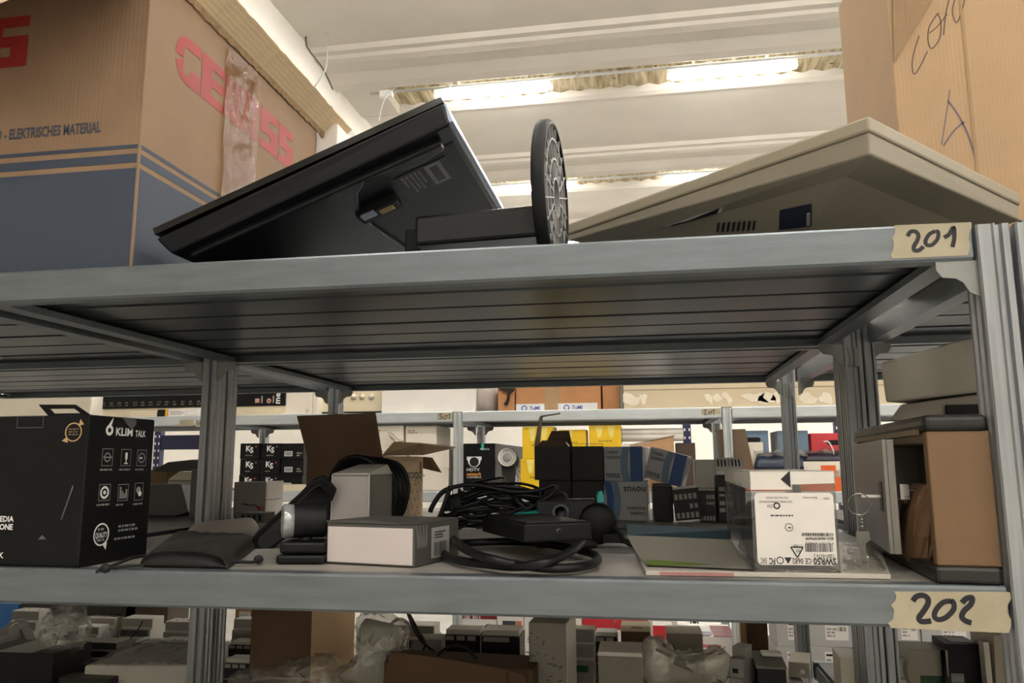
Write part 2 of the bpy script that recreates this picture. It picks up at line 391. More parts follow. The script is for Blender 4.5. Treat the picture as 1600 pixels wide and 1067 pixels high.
for (A, ao), (L_, lo), (Q, qo), y in (((rk, ro), (rl, rlo), (rr, rro), DP-.048), ((rb, rbo), (rl2, rl2o), (rr2, rr2o), Y2-.048)):
    z = H2-BH
    put(A, ao, bracket, .031-.021, y, z, -1); put(A, ao, bracket, -1.585+.021, y, z, 1)
    put(L_, lo, bracket, -1.607, y, z, -1); put(Q, qo, bracket, .062, y, z, 1)
    put(A, ao, clip, .031, y, z-.008)
b0 = set(COL.objects); bracket(rk, .002, .004, H2-BH, -1)
for o in set(COL.objects)-b0: o.location = -ro
# dusty sheet on the used shelf tops is the panel itself; give the middle level its paler finish
for root in (rk, rb):
    for o in root.children:
        if o.name.startswith('shelf_panel'):
            zs = [v.co.z for v in o.data.vertices]
            if max(zs) < .1:
                o.data.materials[0] = SHELFTOP
# paper tapes with marker numbers
def tape(root, off, px, ragged, digits, lab, Y=-.0008, seed=2):
    P = [at_y(x, y, Y) for x, y in px]; rn = random.Random(seed)
    (a, b, c, d) = P   # bottom-left, bottom-right, top-right, top-left
    pts = [a, b]
    for i in range(1, 6): pts.append(b.lerp(c, i/6)+Vector((rn.uniform(-1, 1)*ragged*.4, 0, 0)))
    pts += [c, d]
    for i in range(1, 8): pts.append(d.lerp(a, i/8)+Vector((rn.uniform(-1, 1)*ragged, 0, 0)))
    m = MB(); n = len(pts); m.add([p-off for p in pts]+[p-off+Vector((0, .0006, 0)) for p in pts], [tuple(range(n))]+[(i, n+i, n+(i+1) % n, (i+1) % n) for i in range(n)], TAPE)
    t = m.build('tape_label', root); t['label'] = lab
    m = MB()
    for st, r_ in digits:
        w = catmull([at_y(x, y, Y-.0004)-off for x, y in st], 5)
        vs = []; nn = Vector((0, -1, 0))
        for i, p in enumerate(w):
            tt = (w[min(i+1, len(w)-1)]-w[max(i-1, 0)]).normalized(); q = tt.cross(nn)*r_; vs += [p-q, p+q]
        m.add(vs, [(2*i, 2*i+1, 2*i+3, 2*i+2) for i in range(len(w)-1)], INK)
    m.build('lettering', t)
# ------------------------------------------------------------------ helpers for boxes measured on the photograph
tape(rk, ro, [(1394, 404), (1512, 399), (1518, 347), (1397, 352)], .004,
     [([(1418, 369), (1423, 362), (1431, 362), (1435, 368), (1433, 376), (1428, 385), (1429, 391), (1436, 391), (1443, 385)], .0028),
      ([(1462, 361), (1452, 366), (1446, 377), (1449, 383), (1457, 382), (1465, 373), (1466, 363), (1462, 361)], .0026),
      ([(1475, 371), (1483, 366), (1490, 355), (1491, 372), (1488, 386)], .0028)], 'paper tape marked 201 in black marker')
tape(rk, ro, [(1393, 981), (1576, 989), (1578, 925), (1397, 924)], .007,
     [([(1426, 939), (1432, 932), (1441, 930), (1449, 934), (1450, 943), (1443, 955), (1436, 965), (1440, 971), (1455, 970)], .0034),
      ([(1487, 939), (1474, 941), (1463, 952), (1460, 963), (1467, 968), (1479, 964), (1490, 952), (1490, 942), (1486, 938)], .0032),
      ([(1503, 942), (1510, 935), (1519, 934), (1517, 944), (1506, 955), (1503, 964), (1509, 970), (1518, 973)], .0034)], 'torn paper tape marked 202 in black marker')
ZT = H2+.0004; ZM = .0004; ZB = H3+.0004
def on_plane(x, y, O, n): d = ray(x, y); return CAM+d*((O-CAM).dot(n)/d.dot(n))
def frame(rot): a = R(rot); return Vector((math.cos(a), math.sin(a), 0)), Vector((-math.sin(a), math.cos(a), 0))
def bx(xl, xr, yt, Z, yb=None, Y=None, rot=0, ref='l', d=None, back=None):
    """front-left-bottom corner, width, depth and height of a box standing at height Z; xl, xr, yt, yb are photo pixels of its front"""
    u, v = frame(rot); xe = xl if ref == 'l' else xr
    if Y is None: P = at_z(xe, yb, Z); T = at_y(xe, yt, P.y)
    else: T = at_y(xe, yt, Y); P = Vector((T.x, T.y, Z))
    h = T.z-Z
    if ref == 'l': w = run_to(T, u, xr)
    else: w = run_to(T, -u, xl)
    if back is not None: d = run_to(T, v, back)
    if ref == 'r': P = P-u*w
    return P, w, d, h
X_, Y_, Z_ = Vector((1, 0, 0)), Vector((0, 1, 0)), Vector((0, 0, 1))
def carton(name, label, cat, spec, rot, mt, group=None, bev=.0015, deco=None, seam=False):
    P, w, d, h = spec; m = MB(); m.box((0, 0, 0), (w, d, h), mt)
    o = m.build(name, None, P, (0, 0, R(rot)), bev, 1); tg(o, label, cat, group)
    if seam:
        q = MB(); q.box((.001, d*.5-.0012, h), (w-.001, d*.5+.0012, h+.0006), DARKHOLE); q.build('seam', o)
    if deco: deco(o, w, d, h)
    return o
F3 = lambda w, d, h: None
# front face: o=(x,0,z) u=X v=Z ; right face: o=(w,y,z) u=Y v=Z ; left face: o=(0,d-y,z) u=-Y v=Z
# ------------------------------------------------------------------ top shelf
KRAFT = card('brown kraft board', '89715a'); KRAFTL = card('light kraft board', 'bfa78a'); KRAFTD = card('dark kraft board', '8a7157')
NAVY = mat('navy print on board', '3d4654', .65, 0, .05, 8, spec=.3); RED = mat('red print on board', '93231f', .6, 0, .06, 8)
FLUTE = mat('torn flute edge', '8d7355', .9, 0, .35, 120); INKD = mat('dark print', '3a3f4a', .6, 0, 0)
CLEARTAPE = clear_mat('clear packing tape', 'd8c4a6', .015, .16, .05, 'b89f7c', .35, 18, .10)
PACKTAPE = mat('brown packing tape', 'a98a66', .18, 0, .15, 6, (3, 3, .5), .5, 14)
def big_box():
    P = at_y(205, 412, .04); P.z = ZT; h = 1.055-ZT; w = .80; d = .716
    t = thing('cardboard_box', 'tall brown cardboard box with navy band and red lettering beside the black monitor', 'cardboard box', (P.x-w, .04, ZT))
    b = MB(); e = .005; cut = .145
    b.box((0, 0, 0), (w, e, h), KRAFT).box((w-e, e, 0), (w, d, h), KRAFT).box((0, d-e, 0), (w-e, d, h), KRAFT).box((0, e, 0), (e, d-e, h), KRAFT).box((e, e, 0), (w-e, d-e, e), KRAFT)
    body = b.build('body', t)
    q = MB(); z1 = at_y(213, 262, .04).z-ZT; s = .0006
    def band(z0, z1_, mt):
        q.box((0, -s, z0), (w+s, 0, z1_), mt); q.box((w, 0, z0), (w+s, d, z1_), mt)
    band(0, z1+.0, NAVY); band(z1+.010, z1+.026, NAVY); band(z1+.036, z1+.043, NAVY)
    q.build('printed_band', body)
    q = MB(); q.box((w-.002, -.0018, 0), (w+.0018, .002, h), KRAFT); q.build('corner_crease', body)
    # red wordmark on both faces, block capitals in a rounded pill
    q = MB()
    def word(o, u, v, L, hh):
        """GEWISS in heavy block letters, as flat outlines"""
        U_ = Vector(u); V_ = Vector(v); O = Vector(o); n = U_.cross(V_)*.0007
        g = L/6.3; cw = g*.96; tt = hh*.2
        def R_(x, y, a, b): q.add([O+n+U_*x+V_*y, O+n+U_*(x+a)+V_*y, O+n+U_*(x+a)+V_*(y+b), O+n+U_*x+V_*(y+b)], [(0, 1, 2, 3)], RED)
        def poly(pts): q.add([O+n+U_*x+V_*y for x, y in pts], [tuple(range(len(pts)))], RED)
        # G with a round left side
        k = 10; arc = [(hh*.42-hh*.42*math.cos(math.pi*i/k-math.pi/2+math.pi/2)*1, 0) for i in range(k)]
        outer = [(cw, 0)]+[(hh*.42-hh*.42*math.sin(math.pi*i/k), hh*.5-hh*.5*math.cos(math.pi*i/k)) for i in range(k+1)]+[(cw, hh)]
        poly([(cw*.62, hh*.36), (cw, hh*.36), (cw, 0)]+outer[1:k//2+1]+[(tt*1.4, hh*.5), (tt*1.4, tt), (cw*.62, tt)])
        poly([(tt*1.4, hh*.5)]+outer[k//2+1:]+[(cw, hh-tt*1.2), (tt*1.4, hh-tt*1.2)])
        x = g*1.02; R_(x, 0, tt*1.9, hh)
        for y in (0, hh*.40, hh*.79): R_(x+tt*1.9, y, cw-tt*1.9, hh*.21)
        x = g*2.04; ww = cw*1.22
        for i in range(3): R_(x+i*(ww-tt*1.5)/2, 0, tt*1.5, hh)
        [R_(x+tt*1.5+i*(ww-tt*1.5)/2, 0, (ww-tt*1.5)/2-tt*1.5, hh*.3) for i in range(2)]
        x = g*3.30; R_(x, 0, tt*1.9, hh)
        for x in (g*3.85, g*4.9):
            last = x > g*4.5
            for y in (0, hh*.40, hh*.79): R_(x, y, cw*(.9 if last else 1), hh*.21)
            cl = cw*(.9 if last else 1); R_(x, hh*.61, tt*1.8, hh*.18); R_(x+cl-tt*1.8, hh*.21, tt*1.8, hh*.19)
    a = on_plane(272, 110, P, X_); b2 = on_plane(460, 215, P, X_)
    zt_ = on_plane(290, 55, P, X_).z-ZT; zb_ = on_plane(300, 140, P, X_).z-ZT
    word((w, a.y-P.y-.0, zb_), Y_, Z_, (b2.y-a.y)/.93, zt_-zb_)
    fr = at_y(50, 60, .04); 
    word((w-(P.x-fr.x)-.66*.925, 0, at_y(20, 105, .04).z-ZT), X_, Z_, .66, at_y(20, 27, .04).z-at_y(20, 105, .04).z)
    q.build('lettering', body)
    q = MB(); tl = at_y(157, 206, .04)
    q.text('MATERIALE ELETTRICO - ELEKTRISCHES MATERIAL', (w-(P.x-tl.x), 0, tl.z-ZT), X_, Z_, .027, INKD, 'RIGHT', .0009, .60); q.build('small_lettering', body)
    # strip of shiny tape down the right face
    ta = on_plane(352, 90, P, X_).y-P.y; tb = on_plane(402, 150, P, X_).y-P.y
    q = MB(); n = 26; vs = []; rn = random.Random(4)
    for i in range(n+1):
        for j in range(7): vs.append((w+.002+rn.uniform(0, .006), ta+(tb-ta)*j/6+rn.uniform(-.004, .004), .02+(h-.04)*i/n))
    q.add(vs, [(i*7+j, i*7+j+1, (i+1)*7+j+1, (i+1)*7+j) for i in range(n) for j in range(6)], CLEARTAPE, True)
    o = q.build('packing_tape', body); o['label'] = 'wrinkled clear packing tape'
    # flaps
    q = MB(); rn = random.Random(3); zr = h; n = 40; vs = []
    for i in range(n+1):
        y = (d+.13)*i/n; vs += [(w, y, zr), (w+.05+rn.uniform(-.002, .002), y+.0, zr+.045+rn.uniform(-.001, .001)), (w+.047, y, zr+.05), (w-.003, y, zr+.006)]
    q.add(vs, [(4*i+a_, 4*i+(a_+1) % 4, 4*i+4+(a_+1) % 4, 4*i+4+a_) for i in range(n) for a_ in range(4)]+[(0, 1, 2, 3), (4*n+3, 4*n+2, 4*n+1, 4*n)], card('inside of flap board', 'd9c4a0', .04))
    fl = q.build('flap', body)
    q = MB(); vs = []; n = 60
    for i in range(n+1):
        y = (d+.13)*(.1+.9*i/n); b_ = .006+.006*rn.random(); vs += [(w+.001, y, zr-b_-rn.random()*.006), (w+.004, y, zr-b_-.002), (w+.006, y, zr+.004), (w+.001, y, zr+.004)]
    q.add(vs, [(4*i+a_, 4*i+(a_+1) % 4, 4*i+4+(a_+1) % 4, 4*i+4+a_) for i in range(n) for a_ in range(4)], FLUTE); q.build('torn_edge', fl)
    q = MB(); vs = []; n = 24; fx0 = 0; fx1 = w-.0
    for i in range(n+1):
        x = fx0+(fx1-fx0)*i/n; rise = max(0, (i-n*.72)/(n*.28)); L = .17+.004*math.sin(i*1.3)+rn.uniform(-.003, .003)-.03*rise; ze = at_y(60, 14, .04-L).z-ZT+.004*math.sin(i*.9)+.06*rise
        vs += [(x, -.001, h), (x, -L, ze), (x, -L+.002, ze+.006), (x, -.001, h+.006)]
    q.add(vs, [(4*i+(a_+1) % 4, 4*i+a_, 4*i+4+a_, 4*i+4+(a_+1) % 4) for i in range(n) for a_ in range(4)]+[(3, 2, 1, 0), (4*n, 4*n+1, 4*n+2, 4*n+3)], KRAFTL)
    o = q.build('flap', body); o['label'] = 'torn drooping flap'
big_box()
WB = bx(494, 528, 196, ZT, Y=.80, d=.25)
carton('carton', 'white carton edge peeking out behind the red-lettered box', 'carton', WB, 0, WHITE)
o = carton('carton', 'narrow brown carton edge squeezed between red-lettered box and white carton', 'carton', bx(482, 493, 192, ZT, Y=.79, d=.2), 0, KRAFTD)

MONB = mat('black monitor plastic', '0a0c10', .3, 0, .1, 8, spec=.35)
MONB2 = mat('dark satin monitor back', '15171b', .45, 0, .08, 8, spec=.3)
MONS = mat('silver port and edge highlight', '8d97a8', .3, .6, .05)
def black_monitor():
    Yf = .035; A = at_y(238, 357, Yf); B = at_y(689, 150, Yf)
    e1 = (B-A).normalized(); L = (B-A).length; e2 = Y_.copy(); n = e2.cross(e1)*-1   # n up towards the screen
    if n.z < 0: n = -n
    M = Matrix((e1, e2, n)).transposed().to_4x4(); M.translation = A
    t = thing('monitor', 'black flat monitor lying tilted on its side, back showing', 'monitor', A); t.matrix_world = M
    D = .52; th = .05
    bk = A-n*th
    def loc(x, y, dz=0):
        O = bk-n*dz; p = on_plane(x, y, O, n)-A; return Vector((p.dot(e1), p.dot(e2), -th-dz))
    m = MB(); c = .012
    m.hexa([(c, c, -th), (L-.004, .004, -th), (L-.004, D-.01, -th), (c, D-.01, -th), (0, 0, -c*1.6), (L, 0, -c), (L, D, -c), (0, D, -c*1.6)], MONB)
    m.build('casing', t, bev=.004)
    m = MB(); m.box((0, 0, -.012), (L, D, 0), BLACKG).box((.015, .015, 0), (L-.015, D-.015, .0015), mat('dark screen glass', '050608', .08, 0, 0)); m.build('bezel', t, bev=.004)
    m = MB(); m.box((L-.0035, .005, -th+.004), (L+.0025, D-.01, -.013), MONS); o = m.build('edge_trim', t); o['label'] = 'pale strip painted as the edge highlight'  # pale strip paints the thin highlight along this edge
    # back shell: raised left part with a curved cut edge, flat right part
    m = MB(); pr = [loc(x, y) for x, y in ((300, 392), (690, 210), (650, 252), (600, 262), (568, 275), (557, 295), (560, 318), (580, 345), (612, 368), (640, 388))]
    q = [(p.x, p.y) for p in pr]
    q2 = [(.035, .03), (L-.03, .03), (L-.03, .055)]+[(p.x, p.y) for p in pr[2:]]+[(pr[-1].x, D-.03), (.035, D-.03)]
    m.prism(q2, 'z', -th-.012, -th+.004, MONB); m.build('back_shell', t, bev=.005, seg=3)
    m = MB(); m.box((.25, .06, -th-.002), (L-.012, D-.02, -th+.004), MONB2); m.build('back_panel', t, bev=.004)
    # ports
    m = MB(); a = loc(585, 320)
    m.box((a.x-.035, a.y-.02, -th-.02), (a.x+.045, a.y+.02, -th+.002), BLACKM)
    m.box((a.x-.028, a.y-.021, -th-.016), (a.x, a.y+.0, -th-.022), MONS).box((a.x+.006, a.y-.012, -th-.016), (a.x+.034, a.y+.006, -th-.022), mat('brass connector', '9a8350', .4, .7)); m.build('port_block', t, bev=.002)
    m = MB(); a = loc(662, 278); a2 = loc(690, 300); u = Vector((.8, .6, 0)).normalized(); v = Vector((.6, -.8, 0)).normalized()
    m.M = Matrix.Translation((a.x, a.y, -th-.0025)) @ Matrix.Rotation(R(0), 4, 'Z')
    m.box((-.045, -.05, -.0006), (.055, .05, 0), mat('dark sticker', '202124', .5)); m.box((.012, -.045, -.0012), (.042, .04, -.0004), GREYP); m.box((.02, -.035, -.0018), (.034, .03, -.001), BLACK)
    m.scribble((-.035, -.042, -.0008), (0, 1, 0), (1, 0, 0), .075, .04, 5, GREYP, 4); m.build('rating_label', t)
    return t
black_monitor()
def stand():
    # the stand is fixed to the monitor: neck and round foot on edge
    t = bpy.data.objects['monitor']; inv = t.matrix_world.inverted()
    R_ = .5*(at_y(855, 191, .17).z-ZT); cx = at_y(858, 300, .17).x; c = Vector((cx+.003, .185, ZT+R_))
    T = inv @ (Matrix.Translation(c) @ Matrix.Rotation(R(-3), 4, 'Z') @ Matrix.Rotation(R(90), 4, 'Y'))
    m = MB(); m.lathe([(R_-.002, -.012), (R_, -.008), (R_, .006), (R_-.004, .010), (R_-.008, .010), (R_-.009, -.002), (.0, -.002)], BLACKM, 48, T)
    f = m.build('round_foot', t)
    m = MB(); m.M = T
    rings = [R_*.25, R_*.5, R_*.75]
    for r_ in rings: m.lathe([(r_-.0015, -.002), (r_-.0015, .009), (r_+.0015, .009), (r_+.0015, -.002)], GREYP, 36, sm=False)
    for k in range(20):
        a = 2*math.pi*k/20; m.box((R_*.25, -.001, -.002), (R_-.008, .001, .009), GREYP, Matrix.Rotation(a, 4, 'Z'))
    o = m.build('rib', f); o['label'] = 'pale ribs under the foot'
    m = MB(); m.M = inv; x0 = at_y(650, 360, .13).x; x1 = cx-.014
    zc = at_y(700, 362, .15).z
    m.hexa([(x0, .12, zc-.03), (x1, .135, zc-.02), (x1, .225, zc-.02), (x0, .24, zc-.03), (x0, .12, zc+.022), (x1, .135, zc+.035), (x1, .225, zc+.035), (x0, .24, zc+.022)], MONB); m.build('neck', t, bev=.006)
    m = MB(); m.M = inv; m.box((x0-.03, .16, zc-.03), (x0+.01, .22, zc+.012), BLACKM); m.build('hinge', t, bev=.004)
stand()

BEIGE = mat('aged beige monitor plastic', '9a917e', .5, 0, .05, 5)
BEIGED = mat('beige back shell plastic', '8e8676', .52, 0, .05, 5)
def beige_monitor():
    P = at_y(1357, 180, .05); u, v = frame(47.5)      # u: edge running back to one side, v the other
    t = thing('monitor', 'beige box-backed monitor lying face up at the 201 tape', 'monitor', (P.x, P.y, ZT), R(47.5))
    Lu = .57; Lv = run_to(P, v, 884); zt = P.z-ZT; z1 = at_y(1357, 204, .05).z-ZT; z0 = at_y(1357, 238, .05).z-ZT
    m = MB(); m.box((0, 0, z1), (Lu, Lv, zt), BEIGE); m.build('bezel', t, bev=.004)
    m = MB(); m.box((.03, .03, zt), (Lu-.03, Lv-.03, zt+.002), mat('grey screen glass', '1c2022', .15)); m.build('screen', t)
    m = MB(); g = .003; e = .022
    rings = [[(g, g, z1), (Lu-g, g, z1), (Lu-g, Lv-g, z1), (g, Lv-g, z1)],
             [(g+.002, g+.002, z0), (Lu-g, g, z0+.004), (Lu-g, Lv-g, z0+e), (g, Lv-g, z0+e)],
             [(.035, .06, z0-.012), (Lu-.04, .06, z0-.012), (Lu-.04, Lv-.10, z0-.004), (.035, Lv-.10, z0-.004)],
             [(.10, .17, z0-.07), (Lu-.07, .16, z0-.07), (Lu-.07, Lv-.2, z0-.07), (.10, Lv-.2, z0-.07)],
             [(.13, .19, .0), (Lu-.09, .19, .0), (Lu-.09, Lv-.22, .0), (.13, Lv-.22, .0)]]
    vs = [p for r_ in rings for p in r_]; fs = [(0, 1, 2, 3), (16, 19, 18, 17)]
    for i in range(4):
        for k in range(4): fs.append((4*i+k, 4*i+4+k, 4*i+4+(k+1) % 4, 4*i+(k+1) % 4))
    m.add(vs, fs, BEIGED); m.build('back_shell', t, bev=.003)
    # recessed handle, vents and socket window on the side slope that faces the camera
    inv = t.matrix_world.inverted() if False else (Matrix.Translation((P.x, P.y, ZT)) @ Matrix.Rotation(R(47.5), 4, 'Z')).inverted()
    a, b, c_ = Vector(rings[1][0]), Vector(rings[1][3]), Vector(rings[2][0]); nn = (b-a).cross(c_-a).normalized()
    Wm = inv.inverted()
    def sl(x, y, i=1):
        a, b, c_ = Vector(rings[i][0]), Vector(rings[i][3]), Vector(rings[i+1][0]); nn = (b-a).cross(c_-a).normalized()
        wn = Wm.to_3x3() @ nn; return inv @ on_plane(x, y, Wm @ a, wn), nn
    def patch(m, px, mt, i, off=.002, t_=.004):
        ps = []; 
        for x, y in px: p, nn = sl(x, y, i); ps.append(p)
        if nn.x > 0: nn = -nn
        ps = [p+nn*off for p in ps]; m.add(ps+[p-nn*t_ for p in ps], [(0, 1, 2, 3), (7, 6, 5, 4), (0, 4, 5, 1), (1, 5, 6, 2), (2, 6, 7, 3), (3, 7, 4, 0)], mt)
    m = MB(); patch(m, [(1040, 352), (1062, 345), (1133, 317), (1128, 330)], mat('silver handle', 'c4c4c2', .3, .4), 2, .004); patch(m, [(1050, 351), (1066, 347), (1126, 323), (1122, 331)], DARKHOLE, 2, .006); m.build('carry_handle', t)
    m = MB()
    for k in range(8):
        x = 1120+k*8; patch(m, [(x, 362-k*.4), (x+3, 361-k*.4), (x+5, 347-k*.4), (x+2, 348-k*.4)], DARKHOLE, 2, .003)
    m.build('vent', t)
    m = MB(); patch(m, [(1218, 358), (1268, 352), (1268, 318), (1219, 328)], mat('dark blue socket window', '1b2233', .4), 2, .003)
    patch(m, [(1262, 350), (1267, 349), (1267, 330), (1262, 331)], GREYP, 2, .006); m.build('socket_window', t)
beige_monitor()
PEN = mat('violet pen line', '5d5560', .6, 0, .1); PENB = mat('brown pen line', '554236', .6, 0, .1)
def marked_carton():
    TAN = card('yellowish carton board', 'b09372', .04, .2)
    P = at_y(1402, 195, .66); h = .95
    t = thing('carton', 'big tan carton with handwritten letters behind the beige monitor', 'carton', (P.x, P.y, ZT))
    w = .62; m = MB(); m.box((0, 0, 0), (w, .4, h), TAN); body = m.build('body', t, bev=.004)
    m = MB(); 
    for px in (1513,):
        x = at_y(px, 130, .66).x-P.x; m.box((x-.003, -.0015, .0), (x+.003, .001, h), card('crease board', '9c8262'))
    m.build('crease', body)
    tri = [at_y(x, y, .658) for x, y in ((1392, -60), (1394, 0), (1396, 97), (1455, 2), (1490, -60))]
    m = MB(); m.sheet([p-P-Vector((0, 0, ZT-P.z)) for p in tri], .004, card('folded flap board', '93795c')); o = m.build('flap', body); o['label'] = 'folded darker flap corner'
    m = MB()
    def pen(px, r_, mt):
        pts = [at_y(x, y, .66) for x, y in px]; m.stroke([(p.x-P.x, p.z-ZT) for p in catmull(pts, 5)], (0, 0, 0), X_, Z_, r_, mt)
    pen([(1436, 56), (1429, 78), (1425, 100), (1428, 116), (1437, 105), (1449, 80)], .0014, PENB)
    pen([(1466, 20), (1452, 42), (1450, 65), (1456, 76), (1468, 60), (1470, 35), (1465, 22)], .0014, PENB)
    pen([(1488, -20), (1478, 20), (1474, 55)], .0014, PENB); pen([(1452, 52), (1464, 42), (1480, 22)], .0012, PENB); pen([(1493, -5), (1488, 18), (1494, 36), (1502, 20), (1507, 0)], .0014, PENB)
    pen([(1484, 140), (1479, 175), (1471, 226)], .0012, PEN); pen([(1481, 157), (1500, 185), (1514, 215), (1524, 248)], .002, PEN); pen([(1474, 228), (1490, 205), (1507, 190)], .0018, PEN)
    m.build('handwriting', body)
marked_carton()
# ------------------------------------------------------------------ middle shelf, front row
KBLK = mat('matt black printed carton', '0b0c0e', .5, 0, .12, 8, spec=.22); GOLD = mat('gold print', 'c0a070', .4, .3, 0); SCUFF = mat('scuffed carton', '55565a', .7, 0, .2, 30)
def mic_box():
    rot = -1.5; P, w, d, h = bx(-45, 122, 648, ZM, yb=887, rot=rot, ref='r', back=226)
    t = thing('product_box', 'black boxed microphone with white icons on its side, standing by the shelf edge', 'box', P, R(rot))
    m = MB(); m.box((0, 0, 0), (w, d, h), KBLK); b = m.build('body', t, bev=.0025)
    pw = w/312*1.0  # metres per photo pixel on the front
    def fx(x, y): p = on_plane(x, y, P+frame(rot)[0]*w, frame(rot)[1])-P; return Vector((p.dot(frame(rot)[0]), 0, p.z))
    def sx(x, y): p = on_plane(x, y, P+frame(rot)[0]*w, frame(rot)[0])-P; return Vector((w, p.dot(frame(rot)[1]), p.z))
    m = MB()
    a = fx(-140, 822); m.text('MULTIMEDIA\nMICROPHONE', fx(21, 815), X_, Z_, .0125, WHITEP, 'RIGHT', .0003, .95); m.build('lettering', b)
    m = MB(); m.text('KLIM TALK', fx(5, 872), X_, Z_, .013, WHITEP, 'RIGHT', .0002)
    m.build('lettering', b)
    m = MB(); c = fx(115, 675); m.disc(c, X_, Z_, .0135, .0155, GOLD); m.add([c+Vector((.009, -.001, .010)), c+Vector((.019, -.001, .012)), c+Vector((.012, -.001, .021))], [(0, 1, 2)], GOLD); m.add([c+Vector((-.011, -.001, -.008)), c+Vector((-.02, -.001, -.014)), c+Vector((-.008, -.001, -.017))], [(0, 1, 2)], GOLD)
    m.scribble(c+Vector((-.009, 0, -.006)), X_, Z_, .018, .013, 3, mat('dim gold print', '6d5b41', .5), 5)
    m.build('gold_seal', b)
    m = MB(); o = fx(-6, 684); m.disc(fx(-8, 685), X_, Z_, .004, .0065, WHITEP); m.build('white_logo', b)
    # print on the side with the icons
    m = MB(); y0 = sx(163, 683)
    S = d/100.0
    m.text('KLIM', sx(180, 680), Y_, Z_, .0185, WHITEP, 'LEFT', .0004, width=sx(206, 680).y-sx(180, 680).y); m.build('lettering', b); m = MB(); m.text('TALK', sx(211, 682), Y_, Z_, .0155, WHITEP, 'LEFT', .0002, width=sx(227, 682).y-sx(211, 682).y)
    m.build('lettering', b); m = MB(); c = sx(171, 672); m.disc(c, Y_, Z_, .004, .009, WHITEP); m.add([c+Vector((.001, -.006, .006)), c+Vector((.001, .004, .009)), c+Vector((.001, .007, .022))], [(0, 1, 2)], WHITEP)
    m.build('logo_print', b)
    for (xx, yy, x2, y2, kind) in ((158, 728, 177, 701, 0), (188, 728, 205, 702, 1), (213, 728, 229, 703, 2), (153, 783, 173, 756, 3), (183, 783, 201, 756, 4), (209, 782, 224, 754, 5)):
        m = MB(); a = sx(xx, yy); bb = sx(x2, y2); W_ = bb.y-a.y; H_ = bb.z-a.z; c = (a+bb)/2
        m.rect(a, Y_, Z_, W_, H_, .0009, GREYP)
        if kind == 0: m.disc(c, Y_, Z_, W_*.22, W_*.3, GREYP); m.quad(c+Vector((.001, -W_*.4, -.001)), Y_*W_*.8, Z_*.002, GREYP)
        if kind == 1: m.quad(c+Vector((.001, -W_*.12, -H_*.1)), Y_*W_*.24, Z_*H_*.4, WHITEP); m.quad(c+Vector((.001, -W_*.05, -H_*.35)), Y_*W_*.1, Z_*H_*.25, WHITEP); m.quad(c+Vector((.001, -W_*.2, -H_*.38)), Y_*W_*.4, Z_*H_*.06, WHITEP)
        if kind == 2: m.disc(c, Y_, Z_, W_*.28, W_*.36, GREYP); m.scribble(c+Vector((0, -W_*.2, -H_*.1)), Y_, Z_, W_*.4, H_*.2, 1, WHITEP, 3)
        if kind == 3: m.disc(c, Y_, Z_, W_*.24, W_*.38, WHITEP); m.disc(c, Y_, Z_, 0, W_*.12, WHITEP)
        if kind == 4:
            for k, hh in enumerate((.7, .45, .3, .55)): m.quad(c+Vector((.001, -W_*.36+k*W_*.19, -H_*.36)), Y_*W_*.14, Z_*H_*hh, GREYP)
        if kind == 5: m.disc(c+Vector((0, -W_*.05, H_*.08)), Y_, Z_, 0, W_*.27, GREYP); m.disc(c+Vector((.0002, W_*.12, -H_*.12)), Y_, Z_, 0, W_*.2, WHITEP)
        m.scribble(a+Vector((0, -W_*.1, -.0085)), Y_, Z_, W_*1.1, .005, 1, GREYP, int(xx)); m.build('icon_print', b)
    m = MB(); c = sx(158, 835); rr = sx(170, 835).y-c.y
    m.disc(c, Y_, Z_, rr*.86, rr, WHITEP); m.add([c+Vector((.001, rr*.2, -rr*.9)), c+Vector((.001, rr*.75, -rr*.7)), c+Vector((.001, rr*.65, -rr*1.4))], [(0, 1, 2)], WHITEP)
    m.text('QUALITY', c+Vector((0, 0, -.005)), Y_, Z_, .012, WHITEP, 'CENTER', .0002, width=rr*1.5); m.scribble(c+Vector((0, -rr*.5, rr*.3)), Y_, Z_, rr, rr*.35, 1, GREYP, 7); m.scribble(c+Vector((0, -rr*.5, -rr*.65)), Y_, Z_, rr, rr*.35, 1, GREYP, 8)
    m.build('seal_print', b); m = MB(); m.scribble(sx(184, 832), Y_, Z_, sx(214, 832).y-sx(184, 832).y, .014, 2, GREYP, 9, .5); m.scribble(sx(178, 845), Y_, Z_, sx(216, 845).y-sx(178, 845).y, .006, 1, GREYP, 10)
    m.build('small_lettering', b)
    m = MB(); a = fx(26, 669); bb = fx(69, 650); m.rect(a, X_, Z_, bb.x-a.x, h-a.z, .0012, SCUFF); m.build('flap_outline_pattern', b); m = MB(); m.sheet([fx(114, 758)-Y_*.001, fx(115.5, 760)-Y_*.001, fx(97, 812)-Y_*.001, fx(95.5, 811)-Y_*.001][::-1], .0008, SCUFF)
    m.build('scuff_mark', b); m = MB(); m.sheet([fx(60, 843)-Y_*.001, fx(72, 842)-Y_*.001, fx(66, 836)-Y_*.001], .0008, SCUFF); m.build('scuff_mark', b)
    # hanging tab that stands up off the lid
    u_, v_ = frame(rot); Q = P+u_*w+v_*.05; lo = lambda x, y: (lambda p: Vector((p.dot(u_), .05, p.z)))(on_plane(x, y, Q, v_)-P)
    c4 = [lo(x, y) for x, y in ((78, 646), (146, 645), (118, 632), (60, 632))]; bi = lambda s_, t_: c4[0].lerp(c4[1], s_).lerp(c4[3].lerp(c4[2], s_), t_)
    c4[0].z = c4[1].z = h; m = MB()
